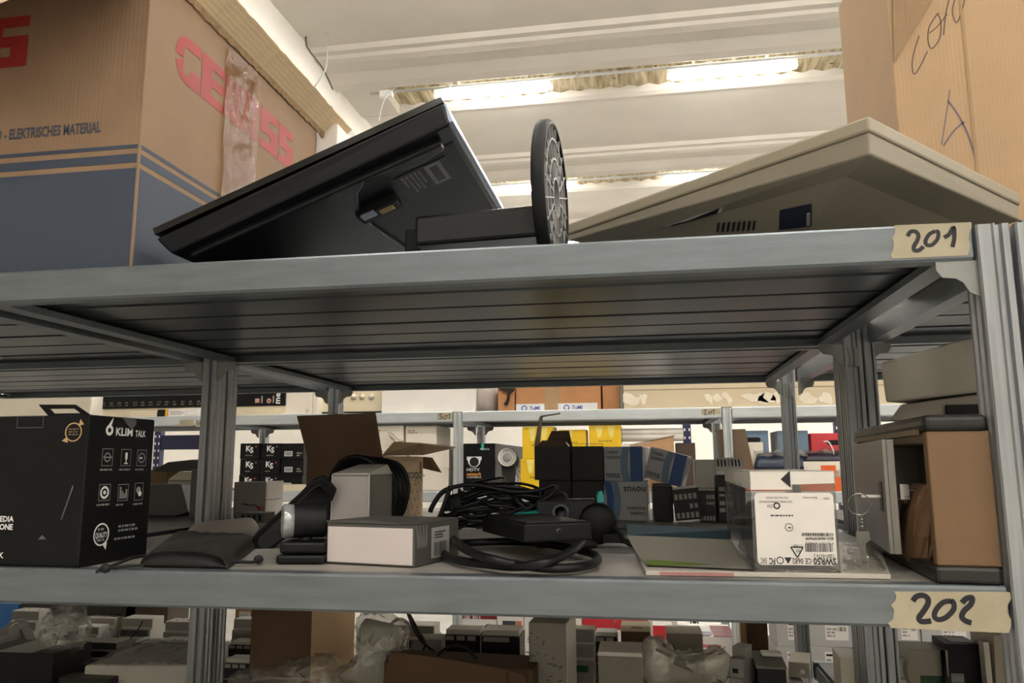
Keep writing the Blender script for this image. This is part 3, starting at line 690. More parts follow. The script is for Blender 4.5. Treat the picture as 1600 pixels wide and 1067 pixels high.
    for s0, s1, t0, t1 in ((0, 1, 0, .30), (0, 1, .66, 1), (0, .2, .30, .66), (.82, 1, .30, .66)): m.sheet([bi(s0, t0), bi(s1, t0), bi(s1, t1), bi(s0, t1)], .0012, KBLK)
    m.build('hang_tab', t)
    m = MB(); a, bb, c, e = sx(190, 652), sx(212, 655), sx(212, 663), sx(205, 672); m.sheet([p+X_*.0012 for p in (a, e, c, bb)], .001, SCUFF); o = m.build('torn_tape', b)
mic_box()
CLOTH = mat('dark pouch fabric', '2b2926', .55, 0, .1, 14, bump=.1, bscale=90); CORDM = mat('drawstring cord', '161616', .8)  # black cloth: the light on the pouch top is mixed into this colour
def loft(m, rings, mt, sm=True):
    n = len(rings[0]); vs = [p for r_ in rings for p in r_]; fs = []
    for i in range(len(rings)-1):
        for k in range(n): fs.append((i*n+k, i*n+(k+1) % n, (i+1)*n+(k+1) % n, (i+1)*n+k))
    fs += [tuple(range(n))[::-1], tuple(range((len(rings)-1)*n, len(rings)*n))]
    return m.add(vs, fs, mt, sm)
def pad(m, corners, zb, hts, mt, nx=14, ny=10, rn=None, wob=.002, edge=.25):
    """soft flat bag over a ground quad (front-left, front-right, back-right, back-left); hts: heights at those corners"""
    A, B, C, D = corners; top = []; bot = []
    for j in range(ny+1):
        for i in range(nx+1):
            s, t_ = i/nx, j/ny; p = A.lerp(B, s).lerp(D.lerp(C, s), t_); hh = (hts[0]*(1-s)+hts[1]*s)*(1-t_)+(hts[3]*(1-s)+hts[2]*s)*t_
            e = min(1, min(s, 1-s)/edge)*1.0; e2 = min(1, min(t_, 1-t_)/edge); k = (1-(1-e)**2)**.5*(1-(1-e2)**2)**.5
            z = zb+.002+hh*(.12+.88*k)+(rn.uniform(-wob, wob) if rn else 0)*k
            top.append((p.x, p.y, z)); bot.append((p.x, p.y, zb))
    N = (nx+1)*(ny+1); q = lambda i, j: j*(nx+1)+i; fs = []
    for j in range(ny):
        for i in range(nx): fs.append((q(i, j), q(i+1, j), q(i+1, j+1), q(i, j+1))); fs.append((N+q(i, j), N+q(i, j+1), N+q(i+1, j+1), N+q(i+1, j)))
    ring = [q(i, 0) for i in range(nx+1)]+[q(nx, j) for j in range(1, ny+1)]+[q(i, ny) for i in range(nx-1, -1, -1)]+[q(0, j) for j in range(ny-1, 0, -1)]
    for a, b in zip(ring, ring[1:]+ring[:1]): fs.append((a, N+a, N+b, b))
    return m.add(top+bot, fs, mt, True)
def zq(px, Z): return [at_z(x, y, Z) for x, y in px]
t = thing('pouch', 'black drawstring pouch lying flat in front of the black boxed microphone', 'pouch', at_z(290, 880, ZM)); O = t.location.copy(); rn = random.Random(5)
m = MB(); m.M = Matrix.Translation(-O); pad(m, zq([(216, 884), (357, 889), (408, 850), (270, 845)], ZM), ZM, [.016, .015, .026, .028], CLOTH, 18, 12, rn, .0026, .16); m.build('bag', t, sub=1)
m = MB(); m.M = Matrix.Translation(-O); pad(m, zq([(217, 886), (352, 889), (357, 880), (222, 877)], ZM), ZM+.001, [.022, .018, .018, .020], mat('black pouch hem', '0d0c0c', .45, 0, .1, 14), 18, 8, rn, .0016, .4); o = m.build('hem', t, sub=1); o['label'] = 'black rolled hem'
m = MB(); m.M = Matrix.Translation(-O)
cp = [at_z(x, y, ZM+.006) for x, y in ((345, 880), (362, 878), (380, 878), (396, 878), (404, 874))]
m.tube(catmull(cp, 5), .0028, CORDM, 6); m.build('drawstring', t)
m = MB(); m.M = Matrix.Translation(-O); m.tube(catmull([at_z(x, y, ZM+.006) for x, y in ((228, 868), (205, 872), (185, 880), (170, 886), (158, 890), (152, 893))], 5), .0028, CORDM, 6)
m.tube(catmull([at_z(x, y, ZM+.006) for x, y in ((225, 883), (205, 884), (185, 886), (165, 888))], 5), .0025, CORDM, 6); m.build('drawstring', t)
for (x, y) in ((404, 874), (165, 888)):
    m = MB(); m.M = Matrix.Translation(-O); c = at_z(x, y, ZM+.008); m.lathe([(.001, -.007), (.006, -.005), (.008, 0), (.006, .005), (.001, .007)], CORDM, 12, Matrix.Translation(c)); m.build('knot', t)
SLEEVE = mat('taupe plastic sleeve', '8b8175', .4, 0, .08, 10)
m = MB(); O = at_z(320, 850, ZM); m.M = Matrix.Translation(-O); pad(m, zq([(258, 868), (398, 856), (405, 824), (300, 826)], ZM), ZM, [.022, .03, .034, .02], SLEEVE, 16, 10, rn, .001, .2)
m.build('sleeve', None, O, sub=1, tag=('taupe plastic sleeve lying under the black drawstring pouch', 'sleeve'))
# black strap-like arm leaning up behind the webcam
def arm():
    Yb = .33; A = at_z(412, 846, ZM+.012); B = at_y(508, 768, Yb)
    O = A.copy(); t = thing('bracket_arm', 'flat black arm with rounded end leaning up behind the webcam', 'bracket', O)
    ax = (B-A).normalized(); up = Vector((0, -.35, 1)); s_ = (up-ax*up.dot(ax)).normalized(); n = ax.cross(s_)
    L = (B-A).length; hw = .022; pr = []
    for k in range(13):
        a = math.pi/2+math.pi*k/12; pr.append((hw*math.cos(a), hw*math.sin(a)))
    pr += [(L, -hw), (L+.02, -hw*.5), (L+.02, hw*1.2), (L, hw*1.5), (L*.72, hw*1.3)]
    M = Matrix((ax, s_, n)).transposed().to_4x4()
    m = MB(); m.M = M; m.prism(pr, 'z', -.006, .006, BLACKM); m.build('plate', t, bev=.003)
    m = MB(); m.M = M; m.prism([(x*.86+L*.06, y*.7) for x, y in pr], 'z', .006, .0085, BLACKG); m.build('inlay', t, bev=.001)
arm()
GLASS = mat('lens glass', '6f787a', .08, .4, .2, 25)
def webcam():
    P = at_z(476, 878, ZM); t = thing('webcam', 'black barrel webcam with clear lens on its clip base', 'webcam', P, R(8))
    u = run_to(P, X_, 512)+abs(run_to(P, -X_, 442)); hw = u/2
    m = MB(); m.box((-hw, -.03, .0), (hw, .04, .014), BLACK).box((-hw+.004, -.026, .016), (hw, .036, .034), BLACK); m.build('clip_base', t, bev=.004)
    c = at_y(474, 813, P.y).z-ZM; r_ = (at_y(474, 787, P.y).z-at_y(474, 841, P.y).z)/2; L = run_to(P, X_, 505)+abs(run_to(P, -X_, 440))
    T = Matrix.Translation((-.002, .0, c)) @ Matrix.Rotation(R(22), 4, 'Z') @ Matrix.Rotation(R(90), 4, 'Y')
    m = MB(); m.lathe([(r_*.6, L*.5), (r_*.93, L*.48), (r_, L*.42), (r_, -L*.24), (r_*.97, -L*.26)], BLACKM, 36, T); m.build('barrel', t)
    m = MB(); m.lathe([(r_*.97, -L*.25), (r_*.98, -L*.46), (r_*.9, -L*.5), (r_*.6, -L*.5), (r_*.56, -L*.46), (0.001, -L*.46)], mat('smoked clear lens ring', 'a3a9ab', .08, .4, .35, 30, (1, 1, 3)), 36, T); o = m.build('lens_ring', t); o['label'] = 'smoky clear lens ring'
    m = MB(); m.lathe([(r_*.5, -L*.455), (r_*.4, -L*.48), (.001, -L*.49)], BLACKG, 24, T); m.build('lens', t)
    m = MB(); m.cyl((0, 0, .032), (0, 0, c-r_*.9), .012, BLACK, 16); m.build('neck', t)
webcam()
LILAC = mat('pale lilac board', 'cfc6c4', .6, 0, .03, 5); DGREY = mat('dark grey printed board', '4a4945', .5, 0, .08, 10)
rot = -13
S = bx(510, 647, 820, ZM, yb=887, rot=rot, ref='r', back=716)
def dd(o, w, d, h):
    m = MB(); m.box((.003, -.0008, .003), (w-.003, .0004, h-.006), LILAC); q = m.build('end_panel', o, bev=.0004); q['label'] = 'pale lilac end flap'
    m = MB(); m.box((w-.0002, d*.36, h*.12), (w+.0006, d*.76, h*.86), mat('grey label paper', '9a9995', .6)); q = m.build('barcode_label', o)
    m = MB(); m.bars((w+.0007, d*.40, h*.16), Y_, Z_, d*.30, h*.34, BLACK, 3, .0016); m.scribble((w+.0007, d*.42, h*.58), Y_, Z_, d*.28, h*.2, 3, BLACK, 5); m.build('print', q)
    m = MB(); 
    for k in range(4): m.sheet([(w+.0006, d*(.03+k*.07), h*.98), (w+.0006, d*(.05+k*.07), h*.98), (w+.0006, d*(.12+k*.05), h*.5), (w+.0006, d*(.06+k*.05), h*.4)][::-1], .0004, mat('grey carton streak', '6a6964', .5))
    m.build('streak_pattern', o)
    m = MB(); m.hexa([(0, -.001, h), (w, -.001, h), (w, d, h), (0, d, h), (0, -.001, h+.003), (w*.5, -.001, h+.005), (w, d, h+.0015), (0, d, h+.0015)], DGREY); m.build('lid', o)
carton('carton', 'low dark carton with lilac end and barcode label, between webcam and cable coil', 'carton', S, rot, DGREY, deco=dd)
S = bx(519, 577, 742, ZM, Y=.36, rot=2, d=.16)
def dd(o, w, d, h):
    m = MB(); m.box((.002, -.0008, .01), (w-.002, .0004, h-.003), mat('grey lilac board', 'b3adab', .6, 0, .03)); m.build('end_panel', o)
    m = MB(); m.box((-.0006, -.001, 0), (.001, .004, h), WHITEP).box((w-.001, -.001, 0), (w+.0006, .004, h), WHITEP); m.build('edge_strip', o)
    m = MB(); m.hexa([(0, 0, h), (w, 0, h), (w, d, h), (0, d, h), (.002, 0, h+.003), (w-.002, 0, h+.003), (w-.006, d*.9, h+.02), (.006, d*.9, h+.02)], GREYPL); m.build('lid', o)
carton('carton', 'upright narrow carton with lilac end, ringed by the big cable loop', 'carton', S, 2, mat('mid grey board', '77746f', .6, 0, .05), deco=dd)
# cable loop behind the upright carton
m = MB(); rn = random.Random(8); C0 = at_y(563, 790, .56); C0.z = ZM+.086; rx = .071; rz = .088
for k in range(7):
    a0 = rn.uniform(-.03, .03); pts = []
    for i in range(36):
        a = 2*math.pi*i/36; s_ = 1-.018*k+rn.uniform(-.01, .01); zz = max(ZM+.012+.008*(k % 3), C0.z+rz*s_*math.sin(a+a0)+.004*k*math.cos(a)*.5)
        pts.append((C0.x+rx*s_*math.cos(a+a0)+.006*k*(math.cos(a) > 0), C0.y+.011*(k-3)+.004*math.sin(3*a+k), zz))
    m.tube(pts, .0052, mat('black loop cable', '0a0b0e', .4, 0, .1, spec=.35), 7, True)
o = m.build('cable_coil', None, (0, 0, 0)); tg(o, 'black cable coil standing on edge behind the upright lilac-ended carton', 'cable')
# thick cable coil with the adapter on it
m = MB(); Zc = ZM+.009
def gp(L, z0): return [at_z(x, y, ZM+z) for (x, y), z in zip(L, z0)]
path = [(915, 836), (903, 853), (880, 868), (850, 879), (806, 885), (757, 881), (712, 874), (690, 862), (700, 852), (735, 848), (790, 846), (840, 848), (890, 856), (925, 865), (934, 875), (915, 884), (870, 888), (820, 884), (770, 874), (735, 862), (712, 846), (703, 830), (712, 817), (735, 813), (780, 818), (830, 825)]
z = [.035, .03, .024, .02, .012, .010, .010, .010, .012, .012, .014, .016, .014, .012, .010, .010, .010, .012, .022, .026, .030, .034, .036, .036, .034, .03]
m.tube(catmull(gp(path, z), 7), .0068, RUBBER, 10)
o = m.build('power_cable', None); tg(o, 'thick black power cable coiled at the shelf edge under the adapter block', 'cable')
def adapter():
    rot = 29; u, v = frame(rot); zb = ZM+.034
    E = at_y(818.5, 852, .13); E.z = zb
    P = E; w = run_to(E, u, 926); d = run_to(E, v, 753)
    h = at_y(818.5, 823, E.y).z-at_y(818.5, 852, E.y).z
    t = thing('power_adapter', 'flat black adapter block lying on the thick cable coil', 'adapter', P, R(rot))
    m = MB(); m.box((0, 0, 0), (w, d, h), BLACKM); m.build('casing', t, bev=.003)
    m = MB(); m.cyl((w*.5, .004, h*.55), (w*.5, -.002, h*.55), .005, mat('grey bushing', '3c3d40', .4), 16); m.cyl((w*.5, .004, h*.55), (w*.5, -.0025, h*.55), .0028, DARKHOLE, 12); m.build('socket', t)
    m = MB(); m.box((.006, .006, h), (w-.006, d-.006, h+.002), BLACK); m.build('top_plate', t, bev=.001)
adapter()
TEAL = mat('teal plastic', '1e8f8a', .4, 0, .1)
def swivel():
    P = at_z(905, 866, ZM); P.y += .10; t = thing('desk_device', 'black device with round end and teal clip behind the adapter block', 'device', P, R(6)); 
    h1 = at_y(905, 782, P.y).z-ZM; xl = run_to(P, -X_, 838); xr = run_to(P, X_, 948)
    m = MB(); m.hexa([(-xl, 0, 0), (xr*.6, 0, 0), (xr*.6, .09, 0), (-xl, .09, 0), (-xl, .02, h1*1.0), (xr*.6, .01, h1*1.02), (xr*.6, .08, h1*1.02), (-xl, .08, h1*1.0)], BLACKM); m.build('housing', t, bev=.004)
    m = MB(); T = Matrix.Translation((xr*.62, .04, h1*.5)) @ Matrix.Rotation(R(90), 4, 'X'); m.lathe([(h1*.28, -.03), (h1*.40, -.028), (h1*.44, -.02), (h1*.44, .03), (h1*.36, .04), (.001, .04)], BLACKM, 30, T); m.build('round_end', t)
    m = MB(); c = at_y(876, 801, P.y-.03)-P; T = Matrix.Rotation(R(-6), 4, 'Z') @ Matrix.Translation(c) @ Matrix.Rotation(R(90), 4, 'X'); m.lathe([(.011, -.003), (.016, -.003), (.016, .003), (.011, .003), (.011, -.003)], mat('grey ring plastic', '4d5154', .35, .3), 28, T); m.build('ring', t)
    m = MB(); m.box((xr*.62, -.006, h1-.004), (xr*.62+.014, .02, h1+.012), TEAL).cyl((xr*.62+.002, .0, h1+.01), (xr*.62+.012, .0, h1+.014), .006, TEAL, 12); o = m.build('clip', t, bev=.002); o['label'] = 'teal clip'
    m = MB()
    for k in range(3): m.tube(catmull([(xr*.9, .02, max(.02, h1*.55-k*.015)), (xr*.9+.02, 0, max(.014, h1*.42-k*.015)), (xr*.9+.04+.008*k, -.02, .012), (xr*.9+.06, -.03+.01*k, .006)], 5), .004, RUBBER, 7)
    m.box((xr*.85, -.012, h1*.12), (xr*.9+.035, .02, h1*.3), BLACKM); m.build('lead', t)
swivel()
# tangle of thin cables: each cable a thing
rn = random.Random(21); cx = at_y(783, 800, .50)
labs = ['thin black cable of the tangle, wound on top of the heap', 'thin black cable of the tangle, draped over the side by the low carton', 'thin black cable of the tangle, bulging towards the black device', 'thin black cable of the tangle, running low along the shelf', 'thin black cable of the tangle, looping round the adapter plug', 'thin black cable of the tangle, knotted at the tall end', 'thin grey-black cable of the tangle, crossing the teal connector', 'thin black cable of the tangle, lying beneath the others', 'thin black cable of the tangle, with a kinked middle']
WA = .125
for k, lab in enumerate(labs):
    pts = []; n = 22; base = .02+.009*k; ph = rn.uniform(0, 6); 
    for i in range(n):
        a = ph+i*.62+rn.uniform(-.2, .2); ra = rn.uniform(.62, 1.0)
        env = math.cos(a)*ra
        z = ZM+.012+base*(1-.45*env*env)+rn.uniform(-.008, .02)
        pts.append((cx.x+WA*env+rn.uniform(-.01, .01), cx.y+.085*math.sin(a)*ra, max(ZM+.006, min(z, ZM+.118))))
    m = MB(); m.tube(catmull(pts, 5), rn.choice((.0028, .0034, .004)), mat('thin cable', '121316', .38, 0, .15, spec=.4), 6)
    o = m.build('thin_cable', None); tg(o, lab, 'cable', 'tangle of thin cables')
def wp(L, Yv): return catmull([at_y(x, y, Yv) for x, y in L], 6)
m = MB(); m.tube(wp([(672, 800), (676, 790), (688, 772), (700, 765), (698, 778), (690, 800), (684, 815)], .42), .005, RUBBER, 8); tg(m.build('bent_cable', None), 'stiff black cable bent upward beside the low dark carton', 'cable')
m = MB(); m.tube(wp([(700, 763), (740, 757), (800, 768), (840, 766), (865, 758), (868, 766), (855, 778), (835, 790), (800, 806), (770, 812), (730, 815)], .41), .0042, RUBBER, 8); tg(m.build('bent_cable', None), 'black cable sweeping across the front of the tangle', 'cable')
P = at_y(715, 800, .40)
o = MB().box((-.0, 0, 0), (.045, .04, .028), BLACKM).build('power_plug', None, at_y(700, 800, .44), (R(4), R(-3), R(8)), .004); tg(o, 'small black plug block caught in the cable tangle', 'plug')
o = MB().box((0, 0, 0), (.075, .035, .016), BLACKG).build('slim_remote', None, at_y(735, 766, .5), (0, R(-10), R(10)), .004); tg(o, 'slim glossy black block on top of the cable tangle', 'device')
a = at_y(790, 812, .36); b_ = at_y(842, 804, .40)
m = MB(); m.tube([a, a.lerp(b_, .3), a.lerp(b_, .34), b_], [.005, .009, .010, .009], TEAL, 12); tg(m.build('connector', None), 'teal plug connector sticking out of the cable tangle', 'connector')
# round-folded wire loop on the tangle
m = MB(); m.tube(wp([(850, 775), (858, 760), (866, 756), (870, 764), (862, 776), (875, 770), (884, 776), (884, 790)], .47), .0038, RUBBER, 7); tg(m.build('bent_cable', None), 'black cable loop poking up at the end of the tangle', 'cable')
# ------------------------------------------------------------------ middle shelf, back row of the front bay and the rear bay
TAN2 = card('lit printed kraft board', 'cfb595', .05); DBROWN = card('shadow side kraft board', '6e5745', .06)  # one board twice: the box's light and shade are in these colours
def open_box():
    S = bx(480, 598, 712, ZM, Y=.93, rot=-4, ref='r', back=661); P, w, d, h = S
    t = thing('cardboard_box', 'open brown cardboard box with repeated block pattern and upside-down lettering behind the cable loop', 'cardboard box', P, R(-4))
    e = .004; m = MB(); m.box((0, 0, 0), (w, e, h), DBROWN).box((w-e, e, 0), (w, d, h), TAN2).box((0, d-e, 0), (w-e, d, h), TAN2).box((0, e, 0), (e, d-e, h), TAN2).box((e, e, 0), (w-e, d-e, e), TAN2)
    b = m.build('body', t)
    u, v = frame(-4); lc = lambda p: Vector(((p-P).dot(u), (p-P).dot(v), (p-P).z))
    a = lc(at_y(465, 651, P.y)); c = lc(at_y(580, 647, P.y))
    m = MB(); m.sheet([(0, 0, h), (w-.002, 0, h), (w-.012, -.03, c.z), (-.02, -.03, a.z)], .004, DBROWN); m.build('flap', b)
    m = MB(); k = lc(at_y(640, 684, P.y+.05)); o1 = lc(at_y(711, 690, P.y+.05)); 
    m.sheet([(w, .0, h), (w, d, h+.004), (w+.10, d+.02, h+.026), (w+.10, .03, h+.030), (w+.035, -.005, h+.034)], .004, KRAFTL); m.build('flap', b)
    m = MB(); m.sheet([(w, d, h), (w, d, h*.80), (w+.045, d+.05, h*.72), (w+.02, d+.03, h*.98)], .004, KRAFT); m.build('flap', b)
    m = MB(); m.text('bticino', (w*.99, 0, h*.84), -X_, -Z_, .035, mat('dark brown print', '2b211c', .7), 'LEFT', .0006, width=w*.62); m.build('lettering', b)
    m = MB(); m.text('bt', (w*.99, -.0006, h*.84), -X_, -Z_, .0, RED) if False else None
    m = MB(); m.quad((w*.86, -.0006, h*.70), X_*w*.1, Z_*h*.2, RED); m.build('print', b)
    m = MB(); m.text('bticino', (w, d*.02, h*.96), Y_, -Z_, .035, mat('dark grey print', '54504e', .7), 'LEFT', .0008, width=d*.60) if False else m.text('bticino', (w+.0004, d*.97, h*.74), -Y_, -Z_, .04, mat('dark grey print', '54504e', .7), 'LEFT', .0008, width=d*.55)
    m.quad((w+.0008, d*.90, h*.74), Y_*d*.05, Z_*h*.17, RED); m.build('lettering', b)
    m = MB(); PB = mat('brown pattern print', '6b5242', .7); rn = random.Random(2)
    for r_ in range(5):
        for c_ in range(4):
            y0 = d*(.04+.24*c_+.06*(r_ % 2)); z0 = h*(.04+.125*r_)
            if y0 > d*.93: continue
            m.stroke([(y0, z0), (y0+d*.10, z0+h*.085), (y0+d*.14, z0+h*.055), (y0+d*.06, z0-h*.02), (y0, z0)], (w+.0002, 0, 0), Y_, Z_, .0011, PB)
            m.stroke([(y0+d*.12, z0+h*.03), (y0+d*.17, z0), (y0+d*.13, z0-h*.03)], (w+.0002, 0, 0), Y_, Z_, .0011, PB)
    m.build('block_pattern', b)
open_box()
NBLK = mat('black carton', '15110f', .55, 0, .08, 8); NGREY = mat('blue grey carton', 'b3b6bb', .45, 0, .06, 8); NBLUE = mat('blue carton stripe', '24508f', .45, 0, .05); NMID = mat('slate carton stripe', '6a86a0', .45, 0, .05)
NSIL = mat('silver carton end', 'c3c6ca', .3, .3, .06); NINK = mat('dark carton print', '35383f', .5)
def novus(label, S, rot, flip, mode=0, rx=None):
    P, w, d, h = S
    m = MB(); m.box((0, 0, 0), (w, d, h), [NGREY, WHITE, NGREY, NGREY, NGREY, NSIL]); o = m.build('carton', None, P, rx or (0, 0, R(rot)), .0015, 1); tg(o, label, 'carton', None)
    y = -.0004; m = MB()
    def stripe(a, b, bow, mt):
        n = 8; vs = []
        for i in range(n+1):
            z = h*i/n; k = bow*math.sin(math.pi*i/n); vs += [(w*(a+k), y, z), (w*(b+k), y, z)]
        m.add(vs, [(2*i, 2*i+1, 2*i+3, 2*i+2) for i in range(n)], mt)
    if flip: stripe(.0, .16, .07, NBLUE); stripe(.16, .32, .07, NMID)
    else: stripe(.48, .66, -.06, NMID); stripe(.66, .97, -.0, NBLUE)
    m.build('stripe_pattern', o)
    m = MB()
    if flip:
        m.text('novus', (w*.97, y, h*.86), -X_, -Z_, .026, NINK, 'LEFT', .0005, width=w*.5); m.build('lettering', o); m = MB(); m.text('Complete\nAutomation', (w*.95, y, h*.22), -X_, -Z_, .014, NINK, 'LEFT', .0002, width=w*.42)
    else:
        m.text('novus', (w*.05, y, h*.10), X_, Z_, .026, NINK, 'LEFT', .0005, width=w*.34); m.build('lettering', o); m = MB(); m.text('Complete\nAutomation', (w*.06, y, h*.80), X_, Z_, .014, NINK, 'LEFT', .0002, width=w*.36)
    m.build('lettering', o)
    m = MB(); m.quad((w+.0006, d*.15, h*.4), Y_*d*.6, Z_*h*.5, NMID); m.scribble((w+.0008, d*.2, h*.45), Y_, Z_, d*.5, h*.4, 5, NSIL, 4); m.build('end_print', o)
    return o
YN = 1.10
S1 = bx(943, 1011, 752, ZM, Y=YN, rot=-3, d=.14); N1 = novus('lower blue grey carton with upside-down print, under another alike', S1, -3, True)
zt1 = ZM+S1[3]+.0004
S2 = bx(943, 1005, 698, zt1, Y=YN, rot=-5, back=1019); novus('upper blue grey carton with blue stripe, stacked on another alike', S2, -5, False)
def plain(label, S, rot, name='carton', mt=None, **k): return carton(name, label, 'carton', S, rot, mt or NBLK, **k)
Sb = bx(893, 942, 751, ZM, Y=YN-.01, d=.13); plain('lower plain black carton beside the blue grey carton with upside-down print', Sb, 0)
St = bx(893, 942, 698, ZM+Sb[3]+.0004, Y=YN-.01, rot=0, d=.13)
def dd(o, w, d, h):
    m = MB(); m.rect((0, 0, h), X_, Z_, w, .008, .0012, NBLK); m.build('lid_tab', o)
plain('upper plain black carton between the open black carton and the striped carton', St, 0, deco=dd)
Sc = bx(842, 892, 750, ZM, Y=YN-.01, d=.12); plain('low black carton carrying the open black carton', Sc, 0)
def open_black():
    P, w, d, h = bx(835, 890, 699, ZM+Sc[3]+.0004, Y=YN-.02, d=.12)
    INB = card('brown inside board', '6f5f52', .05)
    t = thing('carton', 'open black carton with raised flaps in front of the yellow cartons', 'carton', P)
    e = .003; m = MB(); m.box((0, 0, 0), (w, e, h), NBLK).box((w-e, e, 0), (w, d, h), NBLK).box((0, d-e, 0), (w-e, d, h), NBLK).box((0, e, 0), (e, d-e, h), NBLK).box((e, e, 0), (w-e, d-e, e), NBLK); m.build('body', t)
    m = MB(); k = h*.22; m.sheet([(.004, 0, h), (w-.008, .0, h), (w-.012, .02, h+k), (.02, .02, h+k)], .003, INB); m.build('flap', t)
    k2 = at_y(880, 673, P.y+d).z-P.z; m = MB(); m.sheet([(w-.002, d-.002, h), (.01, d-.002, h), (.035, d+.0, k2), (w-.012, d+.0, k2)][::-1], .003, INB); m.build('flap', t)
    tl = at_y(850, 651, P.y+.05)-P; m = MB(); m.sheet([(0, d-.01, h), (0, .01, h), (tl.x-.006, .02, tl.z-.002), (tl.x-.006, d*.6, tl.z)][::-1], .003, mat('pale inside board', 'a08d7b', .7)); f = m.build('flap', t)
    m = MB(); m.sheet([(tl.x-.006, .02, tl.z-.002), (tl.x+.05, .025, tl.z+.006), (tl.x+.045, d*.6, tl.z+.008), (tl.x-.006, d*.6, tl.z)][::-1], .003, mat('pale inside board', 'a08d7b', .7)); m.build('tuck_lip', f)
    m = MB(); m.sheet([(w-.004, .005, h+.002), (w-.02, .05, h+.02), (w-.004, .05, h+.004)], .001, WHITE); m.build('paper_slip', t)
open_black()
# tilted carton: turned about the viewing axis
a = at_y(1017, 698, YN+.02); b = at_y(1076, 713, YN+.02); c = at_y(1056, 759, YN+.02); ang = math.atan2(-(b.z-a.z), b.x-a.x)
w = (b-a).length; hh = (b-c).dot(Vector((-math.sin(-ang), 0, math.cos(-ang))))
hh = abs(hh); base = a-Vector((math.sin(ang), 0, math.cos(ang)))*hh
u = Vector((math.cos(ang), 0, -math.sin(ang)))
novus('tilted blue and silver carton leaning on the black terminal modules', (base, w, .11, hh), 0, False, rx=(0, ang, R(-8)))
TBLK = mat('black terminal plastic', '0d0e10', .45, 0, .1, 10); TLAB = mat('terminal mark', 'a3a39f', .5)
def terminal(label, S, rot, cols, rows, cap=None, rx=None, grid=None):
    P, w, d, h = S; t = thing('terminal_module', label, 'module', P, R(rot), None, rx)
    m = MB(); m.box((0, .0, 0), (w, d, h*.93), TBLK).box((w*.04, .008, h*.9), (w*.96, d-.006, h), cap or TBLK); m.build('body', t, bev=.0015)
    for r_ in range(rows):
        m = MB()
        for c_ in range(cols):
            if grid and not grid[r_][c_]: continue
            m.quad((w*(.07+.88*c_/cols), -.0006, h*(.06+.84*r_/rows)), X_*w*.6/cols, Z_*h*.5/rows, TLAB)
        if m.v: m.build('terminal_print', t)
    m = MB(); m.box((w*.05, -.002, h*.48), (w*.95, 0.002, h*.52), TBLK); m.build('rail_lip', t)
YT = 1.06
terminal('dark grey terminal module beside the upside-down striped carton', bx(1021, 1051, 756, ZM, Y=YT+.02, d=.07), 4, 5, 3, mat('grey cap', '4c4e50', .5), None, [[0]*5, [0]*5, [0]*5])
terminal('black terminal module with rows of pale marks, leaning under the tilted carton', bx(1054, 1096, 762, ZM+.004, Y=YT-.02, d=.06), 0, 5, 3, WHITEP, (0, R(-6), R(-4)), [[1]*5, [0, 0, 0, 1, 1], [1]*5])
terminal('black terminal module with columns of marks, third from the striped carton', bx(1092, 1118, 763, ZM, Y=YT, d=.07), -3, 5, 4, GREYPL, None, [[1]*5, [0]*5, [0, 0, 1, 1, 1], [0, 0, 1, 1, 1]])
S = bx(1118, 1162, 716, ZM, Y=YT, d=.07); S_ = (S[0], S[1], S[2], S[3]*.78); terminal('tall black terminal module with a white slotted head behind the clear box', S_, 0, 3, 6, TBLK, None, [[0, 0, 1], [1, 0, 0], [1, 1, 0], [1, 1, 0], [1, 1, 0], [0, 0, 0]])
P, w, d, h = S
m = MB(); Q = P+Vector((0, -.004, h*.74)); hh = h*.27; dp = .035
m.hexa([Q, Q+X_*w, Q+X_*w+Y_*dp, Q+Y_*dp, Q+Z_*hh*.2, Q+X_*w+Z_*hh*.2, Q+X_*w+Y_*dp+Z_*hh, Q+Y_*dp+Z_*hh], WHITE)
sl = Vector((0, dp, hh*.8)); nn = sl.cross(X_).normalized()*-.0008; nn = nn if nn.y < 0 else -nn
for k in range(7): m.sheet([Q+Z_*hh*.2+X_*w*(.08+.125*k)+sl*.35+nn, Q+Z_*hh*.2+X_*w*(.13+.125*k)+sl*.35+nn, Q+Z_*hh*.2+X_*w*(.13+.125*k)+sl*.85+nn, Q+Z_*hh*.2+X_*w*(.08+.125*k)+sl*.85+nn], .0004, INK if k != 3 else GREYP)
o = m.build('slotted_head', bpy.data.objects['terminal_module.003'], -P); o['label'] = 'white slotted head'
S = bx(1085, 1118, 718, ZM, Y=YT+.14, d=.08); carton('carton', 'white blank carton standing behind the tilted striped carton', 'carton', S, 0, WHITE)
# ------------------------------------------------------------------ leaflets
PAPER = mat('catalogue paper', 'bdb8ae', .4, 0, .06, 6); TEALC = mat('dark teal cover print', '10262e', .35, 0, .25, 6); GREENC = mat('green cover print', '5f7038', .4, 0, .1, 8); PINK = mat('pink printed strip', 'a97a78', .4)
u1 = [at_z(x, y, ZM) for x, y in ((1009, 898), (1392, 905), (1400, 866), (1150, 850))]
m = MB(); z0 = ZM; g = .0065
E4 = [at_z(1009, 899, ZM), at_z(1392, 905, ZM), at_z(1372, 853, ZM), at_z(985, 847, ZM)]; O = E4[0].copy()
t = thing('catalogue', 'closed white catalogue with pink strip lying under the clear box', 'catalogue', O)
m = MB(); m.prism([(p.x-O.x, p.y-O.y) for p in E4], 'z', 0, g, PAPER); m.build('pages', t, bev=.0008)
m = MB(); p1 = at_y(1031, 897, E4[0].y-.001)-O; p2 = at_y(1152, 899, E4[0].y-.001)-O; q = E4[0].lerp(E4[1], .06)-O; r_ = E4[0].lerp(E4[1], .37)-O
m.quad(q+Vector((0, -.0007, .0005)), r_-q, Z_*.005, PINK); m.build('strip_print', t)
t = thing('magazine', 'curling magazine with dark teal cover and green inside beside the clear box', 'magazine', O)
